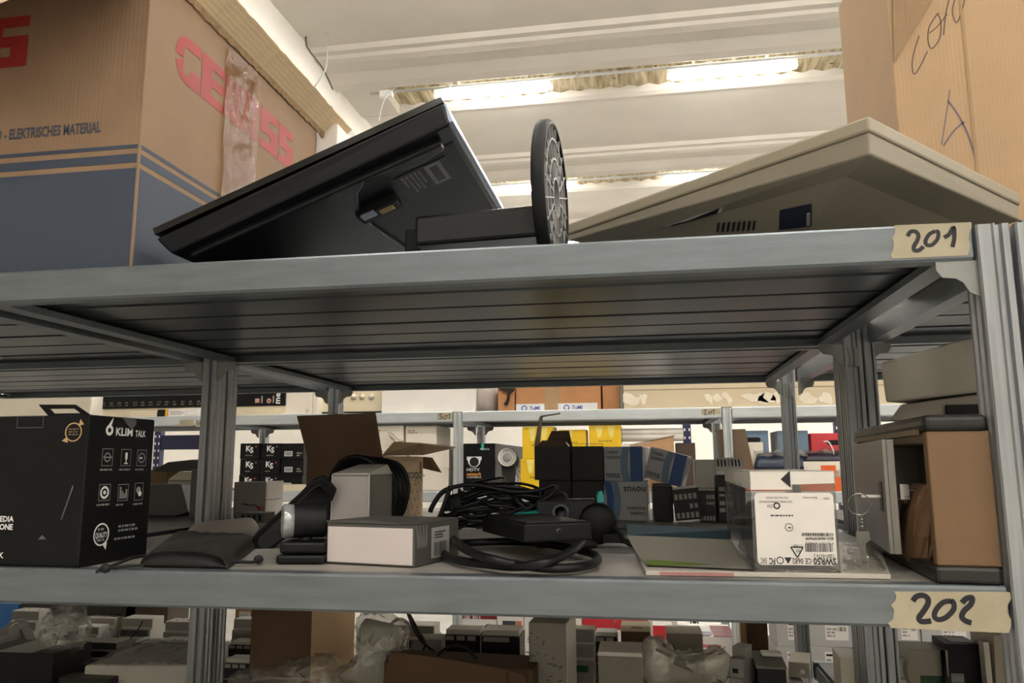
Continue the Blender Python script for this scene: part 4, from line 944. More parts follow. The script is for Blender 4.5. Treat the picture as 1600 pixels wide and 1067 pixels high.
A = at_z(1012, 886, ZM+g); B = at_z(1180, 893, ZM+g); n = 14; m = MB(); vs = []; D0 = at_y(980, 836, A.y+.13); D1 = at_y(1142, 843, A.y+.13)
for i in range(n+1):
    s_ = i/n; cv = s_**1.7
    for P0, P1 in ((A, D0), (B, D1)): p = P0.lerp(P1, s_); zz = ZM+g+.003+(P1.z-ZM-g-.003)*cv; vs.append((p.x, p.y, zz))
m.add([Vector(p)-O for p in vs]+[Vector(p)-O-Vector((0, 0, .0012)) for p in vs], [(2*i, 2*i+1, 2*i+3, 2*i+2) for i in range(n)]+[(2*(n+1)+2*i+2, 2*(n+1)+2*i+3, 2*(n+1)+2*i+1, 2*(n+1)+2*i) for i in range(n)], mat('grey glossy page', '837f76', .3, 0, .08, 6), True); m.build('page', t)
K0 = at_y(979, 818, A.y+.145); K1 = at_y(1142, 828, A.y+.145)
m = MB(); m.sheet([D0-O+Vector((0, .002, 0)), D1-O+Vector((0, .002, 0)), K1-O, K0-O], .0012, TEALC)
m.text('LOITA' if False else 'Lotta', K0-O+Vector((.028, -.0018, -.016)), -X_, -Z_, .0, TEALC) if False else None
c = m.build('cover', t); c['label'] = 'dark teal curled cover'
m = MB(); m.sheet([A-O+Vector((.0, -.004, .004)), A-O+Vector((.13, .0, .0015)), A-O+Vector((.13, .004, .003)), A-O+Vector((-.002, .02, .009))], .001, GREENC); c = m.build('inner_leaf', t); c['label'] = 'green inner leaf edge'
# ------------------------------------------------------------------ clear box with white label
CLR = clear_mat('clear box plastic', 'e6e6e2', .10, .08, .0, bump=.05); LABW = mat('white label paper', 'dcd8d2', .55, 0, .02, 5); BANDW = mat('white box band', 'd8d4cc', .5, 0, .03, 5); INNERD = mat('dark insert', '3a3a3a', .4, 0, .2, 20)
def clear_box():
    rot = 2.0; zb = ZM+g+.0004; u, v = frame(rot)
    P = at_z(1180, 893, zb); w = run_to(P, u, 1313); T = at_y(1176, 737, P.y); h = T.z-zb; d = run_to(P+Z_*h, v, 1133)
    t = thing('clear_box', 'clear plastic product box with a white upside-down label, standing on the white catalogue', 'box', P, R(rot))
    m = MB(); e = .0012
    m.quad((0, 0, 0), X_*w, Z_*h, CLR); m.quad((w, 0, 0), Y_*d, Z_*h, CLR); m.quad((w, d, 0), -X_*w, Z_*h, CLR); m.quad((0, d, 0), -Y_*d, Z_*h, CLR); m.quad((0, 0, .001), X_*w, Y_*d, CLR); m.build('shell', t)
    m = MB()
    for x, y in ((0, 0), (w, 0), (0, d), (w, d)): m.cyl((x, y, 0), (x, y, h), .0011, CLR, 6)
    for a, b in (((0, 0, .001), (w, 0, .001)), ((0, 0, .001), (0, d, .001)), ((w, 0, .001), (w, d, .001))): m.cyl(a, b, .0016, CLR, 6)
    m.build('edge_rim', t)
    def fz(x, y): p = at_y(x, y, P.y)-P; return p.z
    zc = fz(1177, 769); zl = fz(1180, 885)
    # lid band with a stepped lower edge
    m = MB(); e = .001; z2 = fz(1240, 765); z3 = fz(1250, 757)
    m.sheet([(-e, -e, z2), (w*.49, -e, z2), (w*.49, -e, h+e), (-e, -e, h+e)], .001, BANDW); m.sheet([(w*.49, -e, z3), (w+e, -e, fz(1312, 755)), (w+e, -e, h+e), (w*.49, -e, h+e)], .001, BANDW)
    m.sheet([(-e, d, fz(1180, 758)), (-e, -e, z2), (-e, -e, h+e), (-e, d, h+e)], .001, BANDW); m.sheet([(w+e, -e, z3), (w+e, d, z3), (w+e, d, h+e), (w+e, -e, h+e)], .001, BANDW)
    m.box((-e, -e, h), (w+e, d+e, h+e), BANDW); lid = m.build('lid', t); lid['label'] = 'white lid band'
    m = MB(); c = Vector((w*.46, -.0015, (z2+h)/2)); m.add([c+Vector((-.011, 0, .002)), c+Vector((.002, 0, -.010)), c+Vector((.002, 0, .014))], [(0, 1, 2)], INK); m.build('arrow_print', lid)
    m = MB()
    for k in range(6): 
        yy = d*(.30+.1*k); m.disc((-.0018, yy, h-.022), -Y_, Z_, .0025, .0045 if k != 4 else .003, INK, 14)
    m.build('ring_print', lid)
    # label, printed upside down
    xa = .004; xb = w-.003; za = fz(1300, 884); zt_ = fz(1200, 770); m = MB()
    rr = .006; pts = []
    for cx, cz, a0 in ((xb-rr, za+rr, -90), (xb-rr, zt_-rr, 0), (xa+rr, zt_-rr, 90), (xa+rr, za+rr, 180)):
        for k in range(5): a = R(a0+k*22.5); pts.append((cx+rr*math.cos(a), -.0008, cz+rr*math.sin(a)))
    m.sheet(pts, .0006, LABW); lb = m.build('label', t); lb['label'] = 'white rounded label printed upside down'
    LW = xb-xa; LH = zt_-za; q = lambda fx, fy: Vector((xa+LW*fx, -.0009, za+LH*fy))
    I2 = mat('label ink', '25262a', .5); m = MB(); U_ = -X_; V_ = -Z_
    def tx(s_, fx0, fx1, fy, size, bold=0): m.text(s_, q(fx1, fy), U_, V_, size, I2, 'LEFT', bold, width=LW*(fx1-fx0))
    tx('SWR50', .70, .985, .10, .0125, .0004); tx('CE 0682', .44, .68, .095, .011, .0001)
    c = q(.385, .065); m.add([c+V_*.005, c-V_*.004-U_*.005, c-V_*.004+U_*.005], [(0, 1, 2)], I2)
    m.disc(q(.285, .065), U_, V_, .0038, .005, I2); tx('FC', .15, .225, .095, .012, .0003); tx('EAC', .04, .115, .095, .011)
    tx('1287-4374.2', .72, .97, .155, .007); tx('OTHER', .46, .58, .285, .006)
    c = q(.505, .20); 
    for k in range(3): a = R(90+120*k); b = R(210+120*k); m.stroke([(.0095*math.cos(a), .0095*math.sin(a)), (.0095*math.cos(b), .0095*math.sin(b))], c, U_, V_, .0008, I2)
    m.text('97', c-U_*.004+Z_*.002, U_, V_, .006, I2)
    m.bars(q(.95, .30), U_, V_, LW*.34, LH*.115, I2, 3, .0007); tx('7 311271 479055', .62, .97, .32, .004)
    tx('BDA 4404D9F9609F', .62, .97, .385, .0052, .0001); m.bars(q(.97, .445), U_, V_, LW*.40, LH*.045, I2, 5, .0006)
    c = q(.42, .52); m.disc(c, U_, V_, .0048, .0056, I2); m.scribble(c-U_*.003-V_*.001, U_, V_, .006, .003, 1, I2)
    m.scribble(q(.48, .70), U_, V_, LW*.37, .0035, 1, I2, 4)
    c = q(.28, .82); m.disc(c, U_, V_, .0028, .0048, I2); tx('Z254', .16, .23, .835, .006)
    tx('SONY MOBILE COMMUNICATIONS AB', .06, .48, .89, .004); tx('SE-221 88 LUND SWEDEN', .15, .43, .945, .004); tx('Made in China', .62, .80, .945, .004); tx('1000T', .88, .96, .935, .004)
    m.build('lettering', lb)
    # dark insert seen through the side
    m = MB(); m.hexa([(.012, .012, .004), (w*.8, .012, .004), (w*.8, d-.012, .004), (.012, d-.012, .004), (.03, .02, h*.62), (w*.7, .02, h*.7), (w*.7, d-.02, h*.7), (.03, d-.02, h*.62)], INNERD); m.build('insert', t, bev=.006)
    m = MB(); m.box((.006, .008, .001), (w-.006, d*.7, .003), mat('grey insert card', '77756f', .5)); m.cyl((.02, d*.45, h*.4), (.02, d*.45, h*.47), .03, mat('dark watch band', '2a2a2b', .5), 20); m.build('watch_band', t)
clear_box()
# clear sheet the box stands beside
CF = clear_mat('clear film sheet', 'f0efe9', .12, .12, .06, 'cfcac0', .4, 14)
q4 = [at_z(x, y, ZM+g+.001) for x, y in ((1316, 893), (1388, 896), (1360, 857), (1318, 853))]; O = q4[0].copy(); vs = []; n = 10; rn = random.Random(3)
for j in range(n+1):
    for i in range(n+1):
        p = q4[0].lerp(q4[1], i/n).lerp(q4[3].lerp(q4[2], i/n), j/n)-O; vs.append((p.x, p.y, .001+rn.uniform(0, .006)))
m = MB(); m.add(vs, [(j*(n+1)+i, j*(n+1)+i+1, (j+1)*(n+1)+i+1, (j+1)*(n+1)+i) for j in range(n) for i in range(n)], CF, True); m.build('film_sheet', None, O, tag=('crinkled clear film lying on the catalogue by the cabinet door', 'film'))
# ------------------------------------------------------------------ tan metal cabinet with its door ajar
TANM = mat('tan enamel', '73583c', .5, 0, .06, 30, bump=.05, bscale=300); RIMB = mat('black rim plastic', '1e1d1b', .4, 0, .1, 15); DOORM = mat('scuffed grey door', '8d8a83', .38, .35, .16, 9, (1, 1, .5)); CABIN = mat('grey cabinet inside', '77746c', .6, 0, .1)
BRASSY = mat('worn brass rim', '7b6a4a', .45, .3, .2, 20); CHROME = mat('chrome lock', 'c9c9c6', .2, .9, .05); BAGP = mat('creased brown paper', '77593f', .75, 0, .12, 14, bump=.4, bscale=22)
def cabinet():
    rot = -4; u, v = frame(rot); P = at_z(1467, 911, ZM); zt_ = at_y(1448, 648, P.y).z; h = zt_-ZM; w = run_to(P+Z_*.1, u, 1556)+.001
    d = run_to(P+Z_*h, v, 1337)
    t = thing('metal_cabinet', 'tan enamelled metal cabinet with black rims and open grey lock door', 'cabinet', P, R(rot)); t['top'] = P.z+h
    m = MB(); e = .004; rt = .022
    m.box((0, 0, rt), (w, .02, h-rt), TANM).box((w-e, .02, rt), (w, d, h-rt), TANM).box((0, d-.02, rt), (w-e, d, h-rt), TANM); m.box((.004, .02, h-rt-.016), (w-e, d-.02, h-rt), BRASSY); m.build('body', t, bev=.003)
    m = MB(); m.box((w-.03, .021, rt), (w-.0045, d-.021, h-rt-.017), CABIN).box((.012, d*.5, rt), (w-.03, d-.021, h-rt-.017), CABIN); m.build('inside', t)
    m = MB(); w -= .006; m.box((-.004, -.006, h-rt), (w+.004, d+.004, h), RIMB); o = m.build('top_rim', t, bev=.008, seg=3)
    m = MB(); m.box((-.004, -.006, 0), (w+.004, d+.004, rt), RIMB); m.build('bottom_rim', t, bev=.005, seg=2)
    m = MB(); m.box((-.0055, .03, h-rt-.004), (-.001, d, h-rt+.004), BRASSY); o = m.build('edge_trim', t); o['label'] = 'worn brass edge strip'
    # door hinged at the far end, standing open
    hx = Vector((-.004, d-.01, 0)); H_ = P+u*hx.x+v*hx.y
    best = None
    for k in range(0, 60):
        a = R(rot)+R(-90)-R(k); dr = Vector((math.cos(a), math.sin(a), 0)); L = d*.80; x, y = proj(H_+dr*L+Z_*(.5*h))
        if best is None or abs(x-1392) < best[0]: best = (abs(x-1392), k)
    k = best[1]; a = -90-k; L = d*.80
    T = Matrix.Translation(hx) @ Matrix.Rotation(R(a), 4, 'Z')
    m = MB(); m.M = T; m.box((0, -.006, .026), (L, .0, h-.03), DOORM).box((L-.008, 0, .026), (L, .010, h-.03), DOORM); D_ = m.build('door', t, bev=.001); D_['label'] = 'scuffed grey metal door'
    m = MB(); m.M = T; 
    zc = at_y(1380, 777, (H_+Vector((math.cos(R(a+rot)), math.sin(R(a+rot)), 0))*L).y).z-P.z
    m.box((L*.86, -.0075, zc-.022), (L*.93, -.0055, zc+.022), RIMB); m.build('lock_slot', D_, bev=.0008)
    m = MB(); m.M = T; xk = L*.9
    m.cyl((xk, 0, zc), (xk, .024, zc), .010, CHROME, 18).cyl((xk, .024, zc), (xk, .028, zc), .013, CHROME, 6)
    m.box((xk-.012, .018, zc-.004), (xk+.012, .03, zc+.018), CHROME); m.tube(catmull([(xk, .028, zc+.008), (xk, .045, zc+.008), (xk, .047, zc-.008), (xk-.002, .047, zc-.022), (xk, .03, zc-.025), (xk, .026, zc-.036)], 4), .0022, CHROME, 8); o = m.build('lock', D_); o['label'] = 'chrome cam lock'
    # key in the lock with its ring
    kw = thing('key', 'key in the door lock with a ring, coil fob and a second key hanging', 'keys', P, R(rot)); off = T
    m = MB(); m.M = T; m.box((xk-.001, -.034, zc-.002), (xk+.001, -.006, zc+.002), CHROME); m.build('key_shaft', kw)
    m = MB(); m.M = T; c = Vector((xk, -.038, zc-.012)); m.tube([c+Vector((.006*math.sin(x_), .016*math.cos(x_), .016*math.sin(x_))) for x_ in [2*math.pi*i/24 for i in range(24)]], .0009, CHROME, 6, True); m.build('ring', kw)
    m = MB(); m.M = T; c2 = Vector((xk, -.036, zc-.028))
    m.tube([c2+Vector((.004*math.cos(i*.9), .004*math.sin(i*.9), -.0008*i)) for i in range(26)], .0008, CHROME, 5); m.build('coil_fob', kw)
    m = MB(); m.M = T; c3 = c2+Vector((0, 0, -.024)); m.prism([(c3.y-.009, c3.z), (c3.y+.009, c3.z), (c3.y+.010, c3.z-.012), (c3.y+.003, c3.z-.018), (c3.y+.003, c3.z-.05), (c3.y, c3.z-.054), (c3.y-.004, c3.z-.05), (c3.y-.004, c3.z-.018), (c3.y-.010, c3.z-.012)], 'x', c3.x-.0012, c3.x+.0012, mat('dull steel key', '7d7b74', .4, .7)); m.build('hanging_key', kw)
    # crumpled paper bag poking out of the cabinet
    bag = thing('paper_bag', 'creased brown paper bag sagging out of the tan cabinet', 'paper bag', P, R(rot))
    rn = random.Random(6); rings = []
    zb2 = at_y(1430, 893, P.y+.10).z-P.z; zt2 = at_y(1430, 757, P.y+.12).z-P.z
    zz = [(.002, .05, .006, .030), (.018, .05, .016, .050), (.045, .055, .024, .066), (.075, .06, .026, .070), (.095, .065, .022, .066), (.108, .07, .012, .058)]
    for z, yc, rx_, ry in zz:
        rg = []
        for k2 in range(28):
            an = 2*math.pi*k2/28; r2 = 1+.10*math.sin(3*an+z*30)+.07*math.sin(7*an-z*55)+rn.uniform(-.03, .03); rg.append((.004+.25*z+rx_*math.cos(an)*r2, yc+.085+ry*math.sin(an)*r2, z*zt2/.108))
        rings.append(rg)
    m = MB(); loft(m, rings, BAGP, False); m.build('bag_body', bag)
cabinet()
# ------------------------------------------------------------------ beige enclosure behind the cabinet
ENC = mat('grey beige enclosure', '8f897d', .55, 0, .05, 6)
def enclosure():
    Yf = .34; tl = at_y(1375, 566, Yf); bl = at_y(1383, 629, Yf); br = at_y(1535, 612, Yf); tr = at_y(1535, 522, Yf)
    O = Vector((-.01, Yf, bpy.data.objects['metal_cabinet']['top']+.0006)); t = thing('plastic_enclosure', 'grey beige plastic enclosure with a slanted head resting on the tan cabinet', 'enclosure', O)
    ex = .24; k = lambda p, y=0: (p.x-O.x, p.y-O.y+y, p.z-O.z)
    tr2 = tr+(tr-tl)*.4; br2 = br+(br-bl)*.4
    m = MB(); m.hexa([k(bl), k(br2), k(br2, .1), k(bl+X_*.10, .1), k(tl), k(tr2), k(tr2, .1), k(tl+X_*.10, .1)], ENC); m.build('head', t, bev=.004)
    wl = at_y(1440, 620, Yf+.02); wb = at_y(1388, 658, Yf+.02)
    lo = at_y(1410, 632, Yf+.01); m = MB(); z1 = lo.z-O.z
    x0 = wb.x-O.x; m.hexa([(x0, .02, wb.z-O.z), (br2.x-O.x, .02, wb.z-O.z), (br2.x-O.x, .10, wb.z-O.z), (x0+.06, .10, wb.z-O.z), (lo.x-O.x+.0, .02, bl.z-O.z-.002), (br2.x-O.x, .02, br2.z-O.z), (br2.x-O.x, .10, br2.z-O.z), (lo.x-O.x+.06, .10, bl.z-O.z-.002)], mat('grey beige chin', '837d72', .55, 0, .05)); m.build('chin', t, bev=.003)
    m = MB(); m.box((x0+.03, .03, 0), (br2.x-O.x, .10, wb.z-O.z), ENC); m.build('foot', t, bev=.003)
    a = at_y(1478, 640, Yf+.018)-O; b = at_y(1560, 650, Yf+.018)-O; m = MB(); m.box((a.x, .012, b.z-.006), (b.x+.05, .022, a.z+.008), DARKHOLE); m.build('opening', t)
enclosure()
# ------------------------------------------------------------------ rear bay, left end
def wedge():
    P, w, d, h = bx(228, 283, 757, ZM, Y=1.18, rot=0, d=.12)
    t = thing('wedge_case', 'dark grey wedge-ended case seen between black box and post', 'case', P); DG = mat('dark grey case', '504f4c', .5, 0, .08)
    m = MB(); m.prism([(-.1, .0), (w-.012, .0), (w+.03, .05*0+.012), (w, h), (-.1, h)], 'y', 0, d, DG); m.build('body', t, bev=.002)
    m = MB(); m.sheet([(w+.0015, .003, h*.92), (w+.026, .003, h*.18), (w+.026, d-.003, h*.18), (w+.0015, d-.003, h*.92)], .001, mat('pale end reflection', 'a9abad', .35, .2)); m.build('end_reflection', t)  # pale sheet paints the white reflection on the case end
wedge()
carton('junction_case', 'narrow grey case standing against the left middle post', 'case', bx(299, 322, 733, ZM, Y=1.12, d=.09), 0, mat('grey case', '5d5c58', .5))
def cream():
    P, w, d, h = bx(259, 318, 737, ZM, Y=1.42, d=.16); t = thing('cream_device', 'cream rounded device under a dark curved lid beyond the wedge case', 'device', P)
    CR = mat('cream plastic', 'd8cfb4', .45, 0, .05); k = h
    m = MB(); m.prism([(0, 0), (w, 0), (w, k), (w*.35, k), (w*.08, k*.82), (.0, k*.5)], 'y', 0, d, CR); m.build('body', t, bev=.004)
    m = MB(); m.box((w*.1, -.002, k*.55), (w, .002, k*.6), GREYP).box((w*.1, -.002, k*.74), (w, .002, k*.79), GREYP); m.build('groove', t)
    a = at_y(240, 735, P.y)-P; b = at_y(262, 722, P.y)-P; c = at_y(300, 718, P.y)-P; m = MB()
    m.prism([(a.x, a.z-.004), (w, k+.002), (w, c.z), (c.x, c.z), (b.x, b.z), (a.x, a.z+.004)], 'y', .0, d, mat('dark curved lid', '3a3833', .5)); o = m.build('lid', t, bev=.003); o['label'] = 'dark curved lid'
cream()
carton('carton', 'small brown carton half hidden between the black boxed microphone and the cream device', 'carton', bx(232, 262, 734, ZM, Y=1.5, d=.1), 0, KRAFTD)
S = bx(366, 420, 753, ZM, Y=1.16, d=.09)
GP2 = mat('warm grey case', '76726a', .55, 0, .05)
def dd(o, w, d, h):
    m = MB(); m.text('ABB', (w*.93, -.0003, h*.30), -X_, -Z_, .017, RED, 'LEFT', .0008, width=w*.24); m.build('lettering', o)
    m = MB(); m.box((w-.004, -.001, .0), (w+.003, d, h*.48), WHITE).box((w-.004, -.001, h*.5), (w+.003, d, h+.002), WHITE); m.build('white_end', o)
carton('module_box', 'grey module box with red upside-down letters beside the left middle post', 'module', S, -3, GP2, deco=dd)
m = MB(); m.tube(wp([(378, 787), (390, 789), (400, 790), (406, 797)], 1.12), .002, INK, 5); tg(m.build('wire', None), 'thin dark wire in front of the box with red letters', 'wire')
P, w, d, h = bx(374, 414, 801, ZM, Y=.92, d=.06); t = thing('terminal_block', 'small grey terminal block with wire loop behind the pouch', 'terminal block', P)
m = MB(); m.box((0, 0, 0), (w, d, h), mat('grey terminal', '55534e', .5)); m.build('body', t, bev=.001)
m = MB(); 
for k in range(4): m.box((w*(.1+.22*k), -.001, h*.2), (w*(.2+.22*k), .001, h*.8), DARKHOLE)
m.build('slot', t)
m = MB(); m.tube(catmull([(0, .01, h*.9), (-.008, 0, h*.95), (-.012, -.003, h*.6), (-.006, -.002, h*.4)], 4), .0015, INK, 6); m.build('wire_loop', t)
# ------------------------------------------------------------------ racks across the aisle
YR = 2.80; F1 = at_y(850, 640.5, YR).z; F2 = at_y(670, 767.5, YR).z; F3 = -.56; F4 = -.95; FD = .62
FGALV = mat('rack steel in aisle light', 'c0c7ca', .45, .45, .08, 9, (1, 8, 8)); FPOST = mat('post steel in aisle light', 'c0c6c8', .42, .45, .1, 10, (12, 12, .6))  # same steel as the near racks; the aisle's brightness is in its colour
def frack(label, x0, x1, posts, levels):
    t = thing('shelving_rack', label, 'shelving', ((x0+x1)/2, YR, FL)); off = Vector(((x0+x1)/2, YR, FL))
    for x, y in posts:
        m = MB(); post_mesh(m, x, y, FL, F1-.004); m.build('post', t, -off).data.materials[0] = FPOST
    b0 = set(COL.objects)
    for z in levels: shelf(t, x0, x1, YR, YR+FD, z, GALVP, 2)
    for z in levels[:1]:
        for s_, xx in ((1, x0), (-1, x1)):
            bracket(t, xx, YR+FD-.05, z-BH, s_)
            if s_ < 0 and x1 > -2.7: clip(t, xx+.026, YR+FD-.05, z-BH)
    for o in set(COL.objects)-b0:
        o.location = -off
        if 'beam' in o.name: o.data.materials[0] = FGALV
    return t, off
yb_ = YR+FD-.046
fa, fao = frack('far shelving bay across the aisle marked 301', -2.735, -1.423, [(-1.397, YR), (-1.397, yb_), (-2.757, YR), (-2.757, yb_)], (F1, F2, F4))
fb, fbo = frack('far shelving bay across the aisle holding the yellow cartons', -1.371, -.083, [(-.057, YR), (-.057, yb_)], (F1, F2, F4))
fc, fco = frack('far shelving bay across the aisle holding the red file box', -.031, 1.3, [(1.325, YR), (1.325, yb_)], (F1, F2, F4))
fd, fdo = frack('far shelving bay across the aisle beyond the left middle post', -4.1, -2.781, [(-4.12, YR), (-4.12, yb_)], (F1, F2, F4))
def ftape(root, off, px, dig, lab, rag=.003, bold=.0016):
    tape(root, off, px, rag, [(d, bold) for d in dig], lab, YR-.0008)
ftape(fa, fao, [(683, 656), (706, 655), (706, 645), (683, 646)], [[(685, 648), (690, 646), (688, 650), (691, 653), (686, 655)], [(696, 649), (692, 652), (695, 655), (698, 652), (696, 649)], [(698, 650), (703, 647), (702, 655)]], 'faint paper tape marked 301')
ftape(fb, fbo, [(1096, 648), (1126, 647), (1126, 638), (1096, 639)], [[(1099, 642), (1103, 640), (1102, 644), (1101, 648), (1106, 647)], [(1110, 642), (1107, 645), (1109, 647), (1112, 644), (1110, 642)], [(1112, 643), (1116, 640), (1115, 648)]], 'paper tape marked 201 on the far rack')
ftape(fd, fdo, [(280, 666), (302, 665), (302, 655), (280, 656)], [], 'yellowed paper tape with faded writing')
ftape(fd, fdo, [(306, 667), (318, 667), (318, 656), (306, 656)], [[(309, 657), (308, 662), (313, 662)], [(312, 658), (313, 666)]], 'paper tape with a black numeral')
Z1 = F1+.0004; Z2 = F2+.0004; Z4 = F4+.0004; YI = YR+.04
def cz(label, S, mt, rot=0, name='carton', cat='carton', group=None, deco=None, bev=.0015): return carton(name, label, cat, S, rot, mt, group, bev, deco)
WARM = mat('warm white board', 'e6ded0', .6, 0, .04, 6); CREAMB = mat('cream board', 'dcd0b4', .6, 0, .05, 6); BROWNC = card('orange brown carton', 'b5835a', .06); SHRINK = clear_mat('shrink wrap', 'f4f2ec', .16, .10, .10, 'e8e2d4', .5, 9)
ICON = mat('pale icon print', '8f8275', .5); ICONR = mat('pinkish icon print', 'b98d80', .5)
# top level, left to right
def dd(o, w, d, h):
    m = MB(); rn = random.Random(2); n = 24; vs = []
    for i in range(n+1):
        for j in range(4): vs.append((w*i/n, -.004-rn.uniform(0, .012), h*j/3))
    m.add(vs, [(4*i+j, 4*i+4+j, 4*i+5+j, 4*i+1+j) for i in range(n) for j in range(3)], SHRINK, True); m.build('film_wrap', o)
cz('long white foam slab in clear wrap on the far top shelf, above the black boxed microphone', bx(-30, 144, 619, Z1, Y=YI+.05, d=.3), WARM, 0, 'foam_slab', 'slab', deco=dd)
cz('brown carton lying behind the long black box on the far shelf', bx(147, 262, 617, Z1, Y=YI+.32, d=.12), KRAFT)
Sw = bx(263, 330, 639, Z1, Y=YI, d=.14)
def dd(o, w, d, h):
    m = MB(); m.rect((w*.42, 0, h*.12), X_, Z_, w*.22, h*.7, .001, GREYP); m.scribble((w*.05, 0, h*.2), X_, Z_, w*.35, h*.6, 3, GREYP, 3); m.build('label_print', o)
cz('white carton with small printed label beneath the long black box', Sw, WHITE, deco=dd)
def dd(o, w, d, h):
    m = MB(); m.box((w*.78, -.0006, 0), (w+.0006, d*.5, h), mat('yellow print', 'e9a91d', .5)); m.build('print', o)
cz('small black and yellow carton beside the white labelled carton', bx(246, 262, 640, Z1, Y=YI, d=.06), BLACK, deco=dd)
cz('small cream carton with torn tape beside the black and yellow carton', bx(202, 245, 643, Z1, Y=YI, d=.1), CREAMB)
def lbox():
    P, w, d, h = bx(146, 446, 617, Z1+.062, Y=YI+.145, d=.16); h = at_y(330, 612, YI+.145).z-P.z
    t = thing('long_box', 'long black box with pale icons lying on the far top shelf', 'box', P)
    m = MB(); m.box((0, 0, 0), (w, d, h), KBLK); b = m.build('body', t, bev=.002); m = MB()
    for k in range(14):
        m = MB(); x = w*(.05+.042*k); m.scribble((x, 0, h*.12), X_, Z_, w*.02, h*.35, 2, mat('dim icon print', '5d564e', .5), k); m.build('icon_print', b)
    for px, kk in ((402, 0), (420, 1)):
        m = MB(); c = at_y(px, 630, P.y)-P; c.z = h*.32
        if kk: m.disc(c, X_, Z_, .0, .014, ICONR); m.add([c+Vector((-.006, -.0012, -.005)), c+Vector((.006, -.0012, -.005)), c+Vector((0, -.0012, .007))], [(0, 1, 2)], KBLK)
        else: m.quad(c+Vector((-.014, -.0006, -.010)), X_*.026, Z_*.024, ICONR)
        m.quad(c+Vector((.022, -.0006, -.012)), X_*.01, Z_*.04, ICON); m.build('icon_print', b)
    m = MB(); m.text('me', (w*.975, 0, h*.1), Z_, -X_, .05, WHITEP, 'LEFT', .001); m.build('lettering', b)
    m = MB(); m.box((w*.0, .01, -.06), (w, d-.01, -.0004), CREAMB); m.build('tray', t)
lbox()
def shell():
    a = at_y(380, 660, YI); b = at_y(491, 620, YI); P = Vector((a.x, YI-.02, Z1)); t = thing('plastic_housing', 'white plastic housing framing the end of the long black box', 'housing', P); w = b.x-a.x; h = b.z+.03-Z1
    x1 = at_y(446, 640, YI).x-P.x; m = MB(); zl = at_y(400, 648, YI).z-Z1
    m.prism([(0, 0), (w, 0), (w, h), (x1+.012, h), (x1+.012, zl+.018), (x1, zl+.004), (x1-.016, zl), (0, zl)], 'y', 0, .16, WARM); m.build('body', t, bev=.004)
    m = MB(); m.disc((w*.93, -.0004, .018), X_, Z_, .006, .009, GREYP); m.build('screw_mark', t)
    m = MB(); m.box((w+.002, 0, 0), (w+.03, .16, h), WARM); m.build('side_rim', t, bev=.003)
shell()
def switchbox():
    P, w, d, h = bx(500, 598, 606, Z1+.012, Y=YI+.04, d=.14); t = thing('switch_panel', 'cream panel with three round knobs on the far top shelf', 'panel', P); m = MB(); m.box((0, 0, -.0), (w, d, h), CREAMB); m.build('body', t, bev=.004)
    for px in (553, 566, 581):
        c = at_y(px, 620, P.y)-P; m = MB(); T = Matrix.Translation((c.x, 0, c.z)) @ Matrix.Rotation(R(90), 4, 'X'); m.lathe([(.016, 0), (.016, .006), (.011, .008), (.010, .02), (.001, .022)], mat('knob cream', 'd5cbb8', .35), 20, T); m.build('knob', t)
    m = MB(); m.box((w*.04, -.001, -.012), (w*.99, .1, 0), BLACK); m.build('foot', t)
switchbox()
S = bx(597, 742, 606, Z1, Y=YI-.01, d=.2); 
def dd(o, w, d, h):
    m = MB(); m.scribble((w*.06, 0, h*.75), X_, Z_, w*.12, h*.1, 1, GREYP, 1); m.scribble((w*.6, 0, h*.86), X_, Z_, w*.3, h*.1, 1, BLACK, 2); m.build('print', o)
P, w, d, h = S; h += .05
cz('long white carton on the far top shelf above the 301 tape', (P, w, d, h), WHITE, deco=dd)
def roll():
    P = at_y(757, 640, YI+.02); r_ = (at_y(779, 640, P.y).x-at_y(742, 640, P.y).x)*.5; t = thing('paper_roll', 'grey white roll beside the long white carton', 'roll', (P.x, P.y+r_, Z1))
    m = MB(); m.lathe([(r_, 0), (r_, .16), (r_*.8, .17)], mat('lilac white wrap', 'bdb2ac', .5), 30); m.build('roll_body', t)
    m = MB(); m.lathe([(r_*.35, .17), (r_*.35, .172), (.001, .172)], GREYP, 20); m.build('core', t)
roll()
def dd(o, w, d, h):
    m = MB(); m.scribble((w*.1, 0, h*.2), X_, Z_, w*.4, h*.3, 2, DIRT, 2); m.build('print', o)
cz('small orange brown carton under torn black film on the far top shelf', bx(778, 804, 606, Z1, Y=YI, d=.15), BROWNC)
FILMB = mat('torn black film', '1d1a18', .25, 0, .2, 20)
m = MB(); O = at_y(778, 604, YI-.02); pts = [at_y(x, y, YI-.012) for x, y in ((768, 601), (806, 601), (803, 611), (797, 616), (796, 626), (793, 634), (787, 632), (792, 624), (793, 614), (782, 608))]
m.sheet([p-O for p in pts][::-1], .003, FILMB); m.build('film_scrap', None, O, tag=('scrap of torn black film hanging in front of the small orange brown carton', 'film'))
BLUEI = mat('blue logo print', '2e4f9b', .5)
S = bx(806, 938, 596, Z1, Y=YI, d=.25); P, w, d, h = S; h += .05
